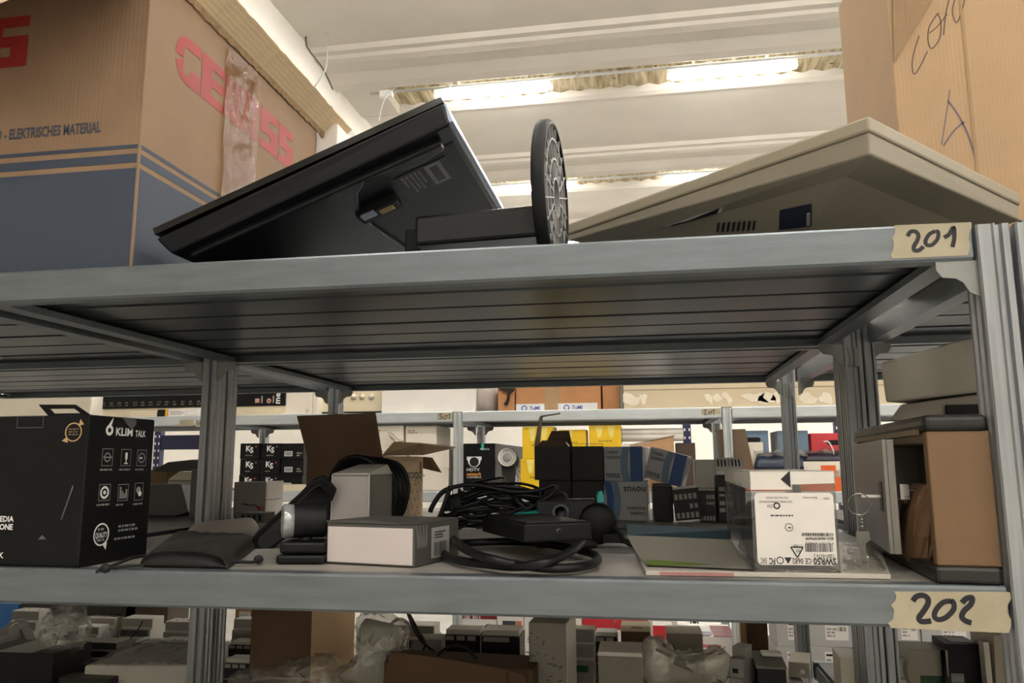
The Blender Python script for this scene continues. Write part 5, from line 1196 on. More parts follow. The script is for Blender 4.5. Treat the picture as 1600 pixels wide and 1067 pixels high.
def dd(o, w, d, h):
    m = MB(); rn = random.Random(4); a = w*.34; n = 12; vs = []
    for i in range(n+1): vs += [(a+rn.uniform(-.004, .004), -.0012, h*i/n), (a+w*.18+rn.uniform(-.004, .004), -.0018, h*i/n)]
    m.add(vs, [(2*i, 2*i+1, 2*i+3, 2*i+2) for i in range(n)], PACKTAPE); m.build('packing_tape', o)
    for x0, x1 in ((.0, .34), (.50, .96)):
        m = MB(); m.quad((w*x0, -.0022, 0), X_*w*(x1-x0), Z_*h*.17, mat('white printed tape', 'd9dadb', .35)); q = m.build('printed_tape', o)
        m = MB(); m.disc((w*(x0+.1), -.0026, h*.06), X_, Z_, .010, .015, BLUEI); m.text('TuMI', (w*(x0+.16), -.0026, h*.02), X_, Z_, .026, BLUEI, 'LEFT', .0006); m.build('lettering', q)
cz('orange brown carton with blue lettered tape on the far top shelf', (P, w, d, h), BROWNC, deco=dd)
S = bx(941, 973, 596, Z1, Y=YI+.02, d=.25); P, w, d, h = S; h += .05; cz('narrow orange brown carton between blue-taped carton and long cream panel', (P, w, d, h), BROWNC)
# long cream panel wrapped in film
a = at_y(975, 640, YI-.02); b = at_y(1460, 600, YI-.02); P = Vector((a.x, YI-.02, Z1)); w = b.x-a.x; h = at_y(1200, 588, YI-.02).z-Z1+.06
t = thing('film_wrapped_plank', 'long cream panel in torn clear film on the far top shelf', 'panel', P); m = MB(); m.box((0, 0, 0), (w, .08, h), mat('cream panel', 'cbbd9f', .5, 0, .03, 3)); m.box((-.018, -.002, 0), (-.002, .08, h), mat('grey end cap', '6d6a64', .5)); m.build('board', t, bev=.002)
m = MB(); zz = at_y(1100, 608, P.y).z-Z1; m.box((0, -.0012, zz), (w, 0, zz+.004), mat('panel groove', '8d8069', .6)); m.build('groove', t)
m = MB(); rn = random.Random(12)
FILM2 = mat('loose white film', 'e4dcc8', .3, 0, .1, 8)
for px, wd in ((985, 34), (1005, 14), (1108, 12), (1120, 18), (1138, 14), (1180, 44), (1196, 30), (1214, 22), (1262, 30), (1290, 26), (1320, 30)):
    m = MB(); c = at_y(px, 622, P.y)-P; k = wd*.0032; pts = []
    tilt = rn.uniform(-.6, .6)
    for i in range(9):
        an = 2*math.pi*i/9; r2 = rn.uniform(.5, 1.1); x, z = k*.5*r2*math.cos(an), .032*r2*math.sin(an); pts.append((c.x+x+z*tilt, -.0016, max(.003, min(h-.003, c.z+z+rn.uniform(-.008, .008)))))
    cc = (sum(p[0] for p in pts)/9, -.0016, sum(p[2] for p in pts)/9); m.add(pts+[cc], [(i, (i+1) % 9, 9) for i in range(9)], FILM2); m.build('film_patch', t)
# middle level
def ks(i, j, x0, x1, y0, y1):
    pass
K0 = bx(374, 404.5, 741.6, Z2, Y=YI+.02, d=.16); KW, KH = K0[1], K0[3]
ORNG = mat('red dot print', 'd8432f', .5)
cols = [(373.5, 'first'), (405.5, 'second'), (438, 'third')]
colw = {0: 'column nearest the left middle post', 1: 'middle column', 2: 'column beside the open cardboard box'}
roww = {0: 'bottom', 1: 'middle', 2: 'top'}
for i, (px, _n) in enumerate(cols):
    S = bx(px, px+31 if i < 2 else px+35, 742, Z2, Y=YI+.02, d=.16)
    for j in range(3):
        P, w, d, h = S; P = Vector((P.x, P.y, Z2+j*(h+.0006)))
        m = MB(); m.box((0, 0, 0), (w-.001, d, h), KBLK); o = m.build('product_box', None, (P.x+(.003 if (i+j) % 2 else 0), P.y, P.z), (0, 0, 0), .0015, 1)
        if i < 2:
            tg(o, '%s small black box with white KS letters, %s' % (roww[j], colw[i]), 'box', 'small black boxes of the nine-box stack')
            m = MB(); m.text('K', (w*.28, 0, h*.50), X_, Z_, h*.5, WHITEP, 'LEFT', .0012); m.text('S', (w*.50, 0, h*.40), X_, Z_, h*.5, WHITEP, 'LEFT', .0012); m.disc((w*.80, -.0002, h*.78), X_, Z_, 0, .0042, ORNG if (i+j) % 2 == 0 else GREYP, 10); m.scribble((w*.28, 0, h*.18), X_, Z_, w*.35, h*.1, 1, GREYP, j); m.build('lettering', o)
        else:
            tg(o, '%s small black box with a white barcode label, %s' % (roww[j], colw[i]), 'box', 'small black boxes of the nine-box stack')
            m = MB(); m.rect((w*.15, 0, h*.18), X_, Z_, w*.36, h*.32, .003, WHITEP); m.quad((w*.17, -.0003, h*.2), X_*w*.32, Z_*h*.28, GREYP); m.scribble((w*.7, 0, h*.15), X_, Z_, w*.25, h*.3, 2, GREYP, j); m.build('label_print', o)
cz('flat cream carton lying in front of the small black boxes', bx(441, 476, 757, Z2, Y=YR+.005, d=.05), CREAMB)
for lab, x0, x1, yt, rest in (('lower', 652, 702, 730, None), ('upper', 650, 690, 698, 1)): pass
def wb(label, x0, x1, yt, zb, Yv, d=.3, sl=None):
    S = bx(x0, x1, yt, zb, Y=Yv, d=d)
    def dd(o, w, d_, h):
        m = MB(); m.scribble((w*.08, 0, h*.62), X_, Z_, w*.35, h*.2, 2, mat('brown small print', '9a7b66', .5), int(x0)); m.build('print', o)
    cz(label, S, WARM, deco=dd); return S
a1 = wb('white carton at the bottom of the far stack beside the post marked 301', 640, 701, 731, Z2, YI); za = Z2+a1[3]+.0005
a2 = wb('white carton in the middle of the far stack, behind the open box flap', 640, 702, 697.5, za, YI+.005); 
a3 = wb('white carton on top of the far stack, just under the 301 tape', 634, 682, 665.5, za+a2[3]+.0005, YI+.01)
b1 = wb('white carton in the far row behind the open cardboard box, lowest', 560, 633, 731, Z2, YI); b2 = wb('white carton in the far row behind the open cardboard box, middle', 572, 634, 697.5, Z2+b1[3]+.0005, YI)
b3 = wb('white carton on top of the far row, beside the crumpled clear bag', 575, 630, 665.5, Z2+b1[3]+b2[3]+.001, YI)
m = MB(); O = at_y(622, 694, YI-.03); rn = random.Random(9); rings = []
for k, (dx, dz, r_) in enumerate(((.05, -.01, .012), (.02, .0, .018), (-.01, .02, .012), (-.035, .045, .016), (-.05, .06, .006))):
    rings.append([(dx+r_*rn.uniform(.4, 1.2)*math.cos(2*math.pi*q/9), .012*math.sin(2*math.pi*q/9), dz+r_*rn.uniform(.5, 1.2)*math.sin(2*math.pi*q/9)+dx*.0) for q in range(9)])
loft(m, rings, clear_mat('clear bag film', 'f2f1ec', .2, .12, .14, 'dad7cf', .6, 20), True); m.build('plastic_bag', None, O, tag=('crumpled clear bag stuck between the far white cartons', 'plastic bag'))
# camera carton and two ring cameras
S = bx(724, 773.5, 693, Z2, Y=YI+.01, back=784)
def dd(o, w, d, h):
    m = MB(); zt = h; s_ = h/ (at_y(740, 693, YI).z-at_y(740, 767, YI).z) if False else 1
    fz = lambda x, y: at_y(x, y, YI+.01)-S[0]
    c = fz(741, 719); r_ = fz(751, 719).x-c.x
    pts = [(c.x-r_, c.z)]+[(c.x+r_*math.cos(R(180+18*k)), c.z+r_*1.05*math.sin(R(180+18*k))) for k in range(11)]
    m.add([(x, -.0006, z) for x, z in pts], [tuple(range(len(pts)))], WHITEP); m.quad((c.x-r_*1.15, -.0007, c.z), X_*r_*2.3, Z_*r_*.55, WHITEP); m.disc((c.x, -.0008, c.z-r_*.25), X_, Z_, 0, r_*.72, BLACKG); m.build('camera_print', o)
    m = MB(); a = fz(729, 736); m.text('HDTV', a, X_, Z_, .022, WHITEP, 'LEFT', .0003, width=fz(749, 736).x-a.x); a = fz(729, 743); m.text('network', a, X_, Z_, .024, mat('amber print', 'e0962f', .5), 'LEFT', .0006, width=fz(752, 741).x-a.x); a = fz(729, 747); m.text('CAMERA', a, X_, Z_, .014, WHITEP, 'LEFT', 0, width=fz(752, 747).x-a.x)
    m.build('lettering', o)
    m = MB(); a = fz(752, 703); m.quad((a.x, -.0008, a.z), X_*.014, Z_*(h-a.z), mat('green tape', '37a98a', .4)); m.build('tape', o)
    m = MB(); a = fz(756, 703); m.text('MESSICA', (a.x-.02, -.0005, a.z), X_, Z_, .013, WHITEP, 'LEFT'); m.build('brand_lettering', o)
cz('black camera carton with white dome picture beside the far rack post', S, KBLK, deco=dd)
def ringcam(label, px, py, rpx, Yv, zb, white=False, lean=0):
    c = at_y(px, py, Yv); r_ = at_y(px+rpx, py, Yv).x-c.x; t = thing('camera', label, 'camera', (c.x, Yv, zb)); hz = max(c.z-zb, r_*1.16)
    T = Matrix.Translation((0, 0, hz)) @ Matrix.Rotation(R(78), 4, 'X')
    BD = WHITE if white else mat('olive black housing', '2a2822', .4, 0, .1)
    m = MB(); m.lathe([(.001, r_*.22), (r_*.5, r_*.22), (r_*.52, r_*.12)], GREYP, 24, T); f = m.build('lens', t)
    m = MB(); m.lathe([(r_*.52, .1*r_), (r_*.95, .1*r_), (r_, .02), (r_, -.1*r_), (r_*.95, -.12*r_), (r_*.52, -.12*r_)], mat('led ring plastic', 'cfccc2', .35) if not white else WHITE, 32, T); g_ = m.build('ring', t)
    m = MB(); m.M = T
    for k in range(20): a = 2*math.pi*k/20; m.box((r_*.72-.003, -.0025, r_*.1), (r_*.72+.004, .0025, r_*.1+.0012), GREYP if not white else BLACK, Matrix.Rotation(a, 4, 'Z'))
    m.build('led_pattern', g_)
    m = MB(); m.lathe([(r_*1.12, -.03), (r_*1.12, -.005), (r_*1.02, .0)], BD, 30, T); m.lathe([(r_*1.0, -.12), (r_*1.1, -.03)], BD, 30, T); m.build('housing', t)
    m = MB(); m.hexa([(-r_*.7, .02, 0), (r_*.7, .02, 0), (r_*.7, .10, 0), (-r_*.7, .10, 0), (-r_*.8, .02, hz*.8), (r_*.8, .02, hz*.8), (r_*.8, .10, hz*.8), (-r_*.8, .10, hz*.8)], BD); m.build('bracket', t, bev=.004)
ringcam('dark camera with a ring of lamps round its lens beside the black camera carton', 793, 715, 14, YI-.01, Z2)
ringcam('white ring camera below the dark ring camera, half behind the cable tangle', 800, 748, 13, YI+.03, Z2, True)
YEL = mat('yellow carton', 'efc51c', .5, 0, .05, 6); YEL2 = mat('pale yellow print', 'f4e17a', .5); YINK = mat('ochre print', '9a7b12', .5)
def yb(label, x0, x1, yt, zb, Yv=YI, d=.16):
    S = bx(x0, x1, yt, zb, Y=Yv, d=d)
    def dd(o, w, d_, h):
        m = MB(); 
        for k in range(2 if w > .14 else 1):
            c = w*(.32+.38*k) if w > .14 else w*.4; m.add([(c-w*.13, -.0005, h*.97), (c-w*.05, -.0005, h*.55), (c+w*.05, -.0005, h*.55), (c+w*.13, -.0005, h*.97)], [(3, 2, 1, 0)], YEL2)
        m.scribble((w*.3, 0, h*.38), X_, Z_, w*.5, h*.08, 1, YINK, int(x0)); m.build('print', o)
    cz(label, S, YEL, deco=dd); return S
y1 = yb('lower yellow carton behind the open black carton', 813, 862, 717, Z2); yb('tall yellow carton standing on another yellow carton', 816, 864.5, 667, Z2+y1[3]+.0005)
y2 = yb('lower yellow carton, a sliver between the black cartons', 872, 917, 706, Z2, YI+.01); yb('small yellow carton half hidden behind the flap of the open black carton', 873, 915.5, 671.5, Z2+y2[3]+.0005, YI+.01)
y3 = yb('lower yellow carton hidden low behind the striped cartons', 920, 969, 707, Z2); yb('wide yellow carton above the striped cartons', 920, 970, 665, Z2+y3[3]+.0005)
# right end of the middle level
for k, (yy, lab) in enumerate(((680, 'lower white tube lying beside the wide yellow carton'), (672, 'upper white tube lying beside the wide yellow carton'))):
    a = at_y(972, yy+4, YI+.025); r_ = .020; t = thing('tube', lab, 'tube', (a.x, a.y, a.z)); 
    m = MB(); m.cyl((0, 0, 0), (.30, 0, 0), r_, mat('white tube', 'dcd8cf', .4), 18); m.build('tube_body', t)
    m = MB(); m.cyl((-.006, 0, 0), (0, 0, 0), r_*1.08, GREYP, 18); m.build('cap', t)
S = bx(967, 1052, 693, Z2, Y=YI+.006, d=.16); cz('white carton carrying the two white tubes', S, WHITE)
P = at_y(1010, 764, YI+.02); 
def flapbox():
    P, w, d, h = bx(985, 1053, 694, Z2, Y=YR+.004, d=.03); t = thing('carton', 'brown carton with a sloping lid behind the tilted striped carton', 'carton', P); m = MB(); z2 = at_y(1050, 682, P.y).z-P.z
    m.hexa([(0, 0, 0), (w, 0, 0), (w, d, 0), (0, d, 0), (0, 0, h-.01), (w, 0, z2), (w, d, z2), (0, d, h-.01)], mat('light brown carton', 'b08a63', .7, 0, .06)); m.build('body', t, bev=.001)
    m = MB(); m.hexa([(-.004, -.004, h-.008), (w+.004, -.004, z2+.002), (w+.004, d, z2+.002), (-.004, d, h-.008), (-.004, -.004, h-.003), (w+.004, -.004, z2+.007), (w+.004, d, z2+.007), (-.004, d, h-.003)], KRAFT); m.build('lid', t)
flapbox()
cz('dark brown carton by the second far post', bx(1056, 1086, 692, Z2, Y=YI+.03, d=.1), mat('dark brown carton', '4a3a30', .6))
BLUEP = mat('blue upright paint', '1b2148', .45, 0, .1)
def blue_rack(label, x, Yv, wx):
    t = thing('shelving_rack', label, 'shelving', (x, Yv, FL))
    for dx in (0, wx):
        m = MB(); m.box((dx-.024, 0, 0), (dx+.024, .05, 2.2), BLUEP)
        for k in range(int(2.1/.05)):
            for s_ in (-1, 1): m.box((dx+s_*.014-.004, -.0015, .05+k*.05), (dx+s_*.014+.004, .001, .066+k*.05), WHITEP)
        m.build('upright', t)
    for z in (.9,)+((at_y(280, 691, Yv).z-FL,) if wx < .6 else (2.1,)):
        m = MB(); m.box((.03, .005, z-.05), (wx-.03, .045, z+.05), mat('dark blue beam', '1a1f3c', .45)); m.build('beam', t)
    m = MB(); m.box((-.03, .0, .96), (wx+.03, .7, .98), GALVP); m.build('shelf_panel', t)
a = at_y(245, 700, 3.95); b = at_y(312, 700, 3.95); blue_rack('dark blue slotted rack far beyond the black boxed microphone', a.x, 3.95, b.x-a.x+.02)
a = at_y(1074, 690, 3.9); blue_rack('blue slotted rack far behind the tilted striped carton', a.x, 3.9, .9)
FILEB = mat('blue grey file box', '71889f', .55, 0, .06, 8); FILER = mat('red file box', 'cf3f45', .5, 0, .05, 8)
def filebox(label, x0, x1, yt, mt, Yv, back, hole=True, side=None, d=.24):
    S = bx(x0, x1, yt, Z2, Y=Yv, d=d); P, w, d, h = S
    t = thing('file_box', label, 'file box', P); m = MB(); m.box((0, 0, 0), (w, d, h), [mt, mt, mt, mt, side or mt, side or mt]); m.build('body', t, bev=.0015)
    if hole:
        m = MB(); zc = h-.045*1.0; pts = []
        for k in range(17):
            a_ = R(-90+180*k/8) if k < 9 else R(90+180*(k-9)/7)
            pts.append(((w*.68 if k < 9 else w*.36)+.012*math.cos(a_), -.0006, zc+.012*math.sin(a_)))
        m.add(pts, [tuple(range(17))], DARKHOLE); m.build('hand_hole', t)
    return t, S
filebox('blue grey file box with a hand hole behind the leaning brown board', 1150, 1200, 673, FILEB, YI+.03, None)
filebox('blue grey file box with white edge, partly behind the rear post', 1215, 1262, 673, FILEB, YI+.03, None, False, WHITE)
filebox('red file box with a hand hole beside the right middle post', 1267, 1345, 677, FILER, YI+.02, None)
cz('white carton leaning inside the hand-holed blue grey file box', bx(1168, 1192, 691, Z2, Y=YI+.0, d=.02), WARM)
def board():
    P = at_y(1150, 762, YR+.02); P.z = Z2; a = at_y(1124, 671, P.y)-P; b = at_y(1165, 670, P.y)-P; c = at_y(1176, 728, P.y)-P
    m = MB(); m.hexa([(a.x, 0, 0), (c.x+.02, 0, 0), (c.x+.02, .02, 0), (a.x, .02, 0), (a.x-.01, .01, a.z), (b.x, .01, b.z), (b.x, .03, b.z), (a.x-.01, .03, a.z)], card('dim brown board', '6b5a48', .08))
    m.build('board', None, P, tag=('dim brown cardboard sheet leaning behind the far right post', 'board'))
board()
PKG = mat('navy packet', '1c2b42', .35, 0, .15, 10); PKG2 = mat('aubergine packet', '2b2536', .35, 0, .15, 10)
def packet(label, x0, x1, yt, yb_, mt, zb, Yv):
    S = bx(x0, x1, yt, zb, Y=Yv, d=.12); P, w, d, h = S; t = thing('packet', label, 'packet', P); rn = random.Random(int(x0)); m = MB(); pad(m, [Vector((0, 0, 0)), Vector((w, 0, 0)), Vector((w, d, 0)), Vector((0, d, 0))], 0, [h*.95]*4, mt, 14, 6, rn, .003, .12); m.build('content', t)
    m = MB(); vs = []; n = 16
    for i in range(n+1): vs += [(w*i/n, -.004, h*.78+rn.uniform(-.004, .004)), (w*i/n, .02, h*1.0+rn.uniform(0, .02))]
    m.add(vs, [(2*i, 2*i+2, 2*i+3, 2*i+1) for i in range(n)], SHRINK, True); m.build('film_wrap', t)
cz('white carton with orange label in front of the red file box', bx(1255, 1345, 721, Z2+.065, Y=YR+.01, d=.13), WARM, deco=lambda o, w, d, h: MB().quad((w*.3, -.0006, h*.25), X_*w*.26, Z_*h*.5, mat('orange label', 'e8662c', .5)).build('label', o))
cz('orange carton under the white carton with orange label', bx(1250, 1350, 734, Z2, Y=YR+.01, d=.13), mat('orange carton', 'e56a30', .5, 0, .05))
cz('orange carton behind the tall terminal module, under the navy packet', bx(1150, 1240, 733, Z2, Y=YR+.01, d=.13), mat('orange carton', 'e56a30', .5, 0, .05))
zo = at_y(1200, 733, YR+.01).z+.001
packet('navy wrapped packet beside the rear post, on the orange carton', 1178, 1262, 707, 0, PKG, zo, YR+.01)
packet('dark aubergine wrapped packet in front of the red file box', 1256, 1345, 705, 0, PKG2, at_y(1280, 721, YR+.01).z+.001, YR+.015)
m = MB(); c = at_y(1298, 700, YI-.01); m.tube(catmull([c+Vector((-.03, 0, .03)), c+Vector((-.01, -.01, .028)), c+Vector((.01, 0, -.01)), c+Vector((.012, .0, -.035))], 5), .004, WHITEP, 6); tg(m.build('cable_tie', None), 'white strap curling in front of the red file box', 'strap')
# ------------------------------------------------------------------ bottom shelf
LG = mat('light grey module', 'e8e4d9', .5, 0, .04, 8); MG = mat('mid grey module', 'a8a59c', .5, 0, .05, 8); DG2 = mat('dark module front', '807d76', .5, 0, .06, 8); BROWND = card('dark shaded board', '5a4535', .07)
def din(label, S, rot, top=None, front=None, vents=0, holes=0, name='relay_module', lower=True, group=None, rx=None):
    """hat-section rail module: lower step, upper step, vent slots in the front"""
    P, w, d, h = S; top = top or LG; front = front or MG  # grey module: the light on top and sides is mixed into the body colour
    t = thing(name, label, 'module', P, R(rot), group, rx)
    pr = [(0, 0), (d, 0), (d, h*.5), (d*.88, h*.5), (d*.88, h*.74), (d*.76, h*.74), (d*.76, h), (d*.16, h), (d*.16, h*.72), (d*.06, h*.70), (d*.06, h*.46), (0, h*.46)] if lower else [(0, 0), (d, 0), (d, h*.55), (d*.85, h*.55), (d*.85, h), (0, h)]
    m = MB(); m.prism(pr, 'x', 0, w, top); m.build('body', t, bev=.0012)
    yf = d*.16 if lower else 0; y2 = d*.06 if lower else 0
    m = MB(); m.box((.002, yf-.0012, h*.75 if lower else h*.03), (w-.002, yf+.001, h*.985), front)
    if lower: m.box((.002, y2-.0012, h*.48), (w-.002, y2+.001, h*.70), front); m.box((.002, -.0012, .002), (w-.002, .001, h*.44), front)
    m.build('front_panel', t)
    if vents:
        m = MB(); z0, z1 = (h*.5, h*.68) if lower else (h*.2, h*.6)
        for k in range(vents): x = w*(.06+.88*k/vents); m.box((x, y2-.0022, z0), (x+w*.5/vents, y2+.001, z1), DARKHOLE)
        m.build('vent_slat', t)
    if holes:
        m = MB()
        for k in range(holes): x = w*(.2+.6*k/max(1, holes-1)); m.box((x-.004, d*.4, h-.001), (x+.004, d*.46, h+.0008), DARKHOLE); m.box((x+.006, d*.6, h-.001), (x+.013, d*.64, h+.0008), DARKHOLE)
        m.build('hole_pattern', t)
    return t
def bs(x0, x1, yt, Yv, d=.09, rot=0, Z=ZB, ref='l', back=None):
    if Yv > 1.03: Yv = min(Yv+.13, max(Yv, 1.56))
    return bx(x0, x1, yt, Z, Y=Yv, d=d, rot=rot, ref=ref, back=back)
BAGC = clear_mat('clear bag', 'fafaf7', .10, .12, .16, 'f0ede4', .7, 16, .16); FROST = clear_mat('frosted bag', 'f6f5f0', .10, .25, .40, 'f0ece2', .5, 14, .16)
# left end, back row to front
cz('blue plastic tray edge at the far end of the bottom shelf', bs(-60, 30, 941, 1.45, .15), mat('bright blue tray', '1277c9', .4, 0, .05), 0, 'tray', 'tray')
cz('long dark carton at the back of the bottom shelf, behind the grey modules', bs(32, 212, 943, 1.52, .12), mat('dim dark carton', '3a352f', .6, 0, .1))
cz('dim brown carton behind the post on the bottom shelf', bs(198, 262, 944, 1.50, .14), mat('dim brown carton', '57493c', .6, 0, .1))
din('white rail module with a socket notch at the far left of the bottom shelf', bs(14, 56, 955, 1.32, .10), 0, WHITE, DG2, 0, 2)
din('pale rail module just behind the standing clear bag', bs(46, 92, 965, 1.38, .09), 0, LG, MG)
din('pale rail module with four top holes behind the dark vented module', bs(128, 175, 966, 1.36, .10), 0, LG, MG, 0, 3)
din('pale grey vented rail module with thin black wire across it', bs(186, 234, 967, 1.30, .11), 0, LG, MG, 14)
m = MB(); m.tube(wp([(223, 970), (219, 978), (212, 988), (203, 998)], 1.28), .002, INK, 5); tg(m.build('wire', None), 'thin black wire across the pale vented module', 'wire')
din('pale rail module with top holes, cut by the left middle post', bs(254, 312, 972, 1.26, .10), 0, LG, MG, 0, 3)
din('white stepped module half inside the standing clear bag', bs(118, 150, 980, 1.24, .09), 0, WHITE, DG2)
din('large dark vented module in front of the pale row', bs(108, 177, 1004, 1.08, .11), 0, mat('taupe module top', 'b8b1a5', .5), mat('charcoal module front', '3f3d39', .5), 18)
P, w, d, h = bs(22, 58, 980, 1.12, .05)
t = thing('terminal_block', 'small tilted terminal block with a pinkish label at the left of the bottom shelf', 'terminal block', P, 0, None, (R(0), R(-32), R(12)))
m = MB(); m.box((0, 0, 0), (w*.9, d, h), DG2).box((0, -.001, h*.72), (w*.9, d, h*.95), WHITE); m.build('body', t, bev=.001)
m = MB(); 
for k in range(5): m.box((w*(.08+.17*k), -.002, h*.76), (w*(.17+.17*k), .001, h*.9), DARKHOLE)
m.build('hole_pattern', t)
m = MB(); m.box((w*.2, .004, h), (w*.9, d-.004, h+.001), mat('pinkish label', 'd8b9b0', .5)); m.build('label', t)
din('grey module leaning at the left edge of the bottom shelf', bs(-22, 18, 990, 1.06, .08), 0, MG, DG2, 0, 0, rx=(0, R(-14), 0))
def dd(o, w, d, h): MB().box((w*.28, .002, h), (w*.72, d-.004, h+.0012), mat('grey lid label', 'a7a49c', .5)).build('lid_label', o)
cz('black carton with a grey top at the lower left corner', bs(-40, 84, 1017, .95, .16), mat('black soft carton', '121212', .6, 0, .1), 0, deco=dd)
# black relay modules with pale tops
def relay(label, x0, x1, yt, Yv, n=3, d=.07, Z=ZB, capm=None):
    P, w, d, h = bs(x0, x1, yt, Yv, d, Z=Z); t = thing('relay_module', label, 'module', P); m = MB(); m.box((0, 0, 0), (w, d, h*.9), TBLK).box((w*.03, .01, h*.9), (w*.97, d-.01, h), capm or LG); m.build('body', t, bev=.001)
    m = MB()
    for k in range(n): m.box((w*(.05+.9*k/n), -.0015, h*.80), (w*(.05+.9*(k+.75)/n), .002, h*.89), MG)
    for k in range(2): m.box((.001, -.002, h*(.3+.22*k)), (w-.001, .001, h*(.31+.22*k)+.001), MG)
    m.build('rail_lip', t); return t
relay('black relay module with pale lid, left of the big dark brown carton and its post', 208, 246, 1001, 1.14); relay('black relay module with pale lid, next to the post behind the wrapped packet', 250, 300, 1000, 1.13)
relay('black relay module with pale top between post and big brown carton', 357, 395, 1003, 1.12); relay('low black relay module beside the post, by the clear bag', 350, 389, 1030, .98)
din('pale module between the post and the big brown carton', bs(362, 398, 968, 1.32, .09), 0, WHITE, MG)
def dd(o, w, d, h): MB().quad((w*.2, -.0008, h*.45), X_*w*.6, Z_*h*.45, WHITEP).bars((w*.28, -.0012, h*.55), X_, Z_, w*.42, h*.25, BLACK, 2, .002).build('label', o)
cz('small orange brown carton with barcode behind the pale module', bs(368, 398, 948, 1.50, .08), BROWNC, deco=dd)
# plastic bags
def bag(label, px, Yv, depth, mt, zb=ZB, seed=1, n=12, wob=.014, name='plastic_bag'):
    """px: outline on the photograph, from lower left round; a crumpled hollow skin of real depth"""
    rn = random.Random(seed); pts = [at_y(x, y, Yv) for x, y in px]; O = Vector((sum(p.x for p in pts)/len(pts), Yv+depth/2, zb)); loop = catmull(pts, 4, True)
    zc = sum(p.z for p in pts)/len(pts); rings = []
    for k in range(n+1):
        f = k/n; s_ = .35+.65*math.sin(math.pi*f)**.6; y = Yv+depth*f
        rings.append([Vector((O.x+(p.x-O.x)*s_+rn.uniform(-wob, wob)*.6, y+rn.uniform(-wob, wob)*.5, max(zb+.001, zc+(p.z-zc)*s_+rn.uniform(-wob, wob)*.6)))-O for p in loop])
    m = MB(); loft(m, rings, mt); return m.build(name, None, O, tag=(label, 'plastic bag'))
bag('standing clear bag at the left of the bottom shelf', [(70, 1050), (52, 1010), (62, 960), (78, 944), (112, 944), (126, 975), (118, 1005), (92, 1046)], 1.00, .07, BAGC, seed=3)
def wrapped():
    P, w, d, h = bs(132, 300, 1040, .92, .14); t = thing('wrapped_packet', 'flat packet in wrinkled clear wrap in front of the left middle post', 'packet', P); t['label'] = 'flat packet in wrinkled clear wrap beside the left middle post'
    zt = at_y(230, 1014, .98).z-P.z; rn = random.Random(7)
    m = MB(); m.hexa([(.0, 0, 0), (w, 0, 0), (w, d, 0), (0, d, 0), (.0, 0, h), (w, 0, h+.012), (w*.94, d, zt), (w*.25, d, zt)], mat('grey wrapped content', 'd6d1c6', .5, 0, .08)); m.build('content', t, bev=.004)
    n = 26; vs = []
    for j in range(9):
        for i in range(n+1):
            s_ = i/n; f = j/8; x0 = w*.25*f; x1 = w*(1-.06*f); vs.append((x0+(x1-x0)*s_-.003, d*f-.004, h+.012*s_*(1-f)+(zt-h)*f+rn.uniform(.002, .013)))
    m = MB(); m.add(vs, [(j*(n+1)+i, j*(n+1)+i+1, (j+1)*(n+1)+i+1, (j+1)*(n+1)+i) for j in range(8) for i in range(n)], BAGC, True); m.build('film_wrap', t)
wrapped()
cz('dark thin card lying under the wrapped packet', bs(92, 170, 1058, .88, .06), mat('dark card', '2e2c28', .5))
bag('clear bag sagging at the foot of the big brown carton', [(357, 1085), (356, 1056), (420, 1042), (470, 1032), (512, 1034), (516, 1060), (505, 1085)], .86, .10, BAGC, seed=5)
din('grey module inside the clear bag by the left middle post', bs(362, 440, 1060, .90, .06), 0, MG, DG2)
bag('clear bag around the white cylinder, beside the big brown carton', [(500, 1085), (512, 1062), (548, 1030), (545, 972), (566, 966), (600, 972), (622, 1000), (616, 1050), (600, 1085)], .90, .16, BAGC, seed=11)
def cyl():
    c = at_y(592, 996, 1.0); r_ = .042; t = thing('white_fitting', 'white plastic cylinder fitting inside the clear bag', 'fitting', (c.x, c.y, ZB)); hz = c.z-ZB
    T = Matrix.Translation((0, 0, hz)) @ Matrix.Rotation(R(100), 4, 'Y'); PW_ = mat('white pvc', 'c9cac0', .35)
    m = MB(); m.lathe([(r_*.85, -.05), (r_, -.045), (r_, .03), (r_*.9, .05), (r_*.5, .06), (.001, .062)], PW_, 30, T); m.build('drum', t)
    m = MB(); m.box((-.05, -.03, 0), (.03, .03, hz-r_*.6), PW_); m.build('foot', t, bev=.004)
cyl()
# big brown carton
def bigbrown():
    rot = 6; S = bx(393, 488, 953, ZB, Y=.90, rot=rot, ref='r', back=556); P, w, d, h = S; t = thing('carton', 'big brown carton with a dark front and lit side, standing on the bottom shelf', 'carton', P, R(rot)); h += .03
    m = MB(); m.box((0, 0, 0), (w, d, h), [KRAFT, KRAFT, BROWND, KRAFT, KRAFT, card('lit side board', 'dcbb92', .06)]); m.build('body', t, bev=.002)  # light and shade on the carton are put into its board colours
    m = MB(); m.box((0, d*.48, h), (w, d*.52, h+.001), PACKTAPE); m.build('tape', t)
bigbrown()
din('white vented module with a loose grey wedge in front, beside the clear bag', bs(612, 676, 978, 1.22, .12), 0, LG, MG, 12)
m = MB(); P = at_y(634, 1012, 1.14); P.z = ZB; w = at_y(690, 1012, 1.14).x-P.x; h = at_y(640, 1000, 1.14).z-ZB
m.hexa([(0, 0, 0), (w, 0, 0), (w, .06, 0), (0, .06, 0), (.02, .005, h), (w, .0, h*1.03), (w*.98, .05, h*1.08), (.03, .05, h*1.06)], mat('grey wedge', '9b9890', .4)); m.build('wedge', None, P, (0, 0, 0), .002, tag=('grey plastic wedge lying in front of the white vented module', 'wedge'))
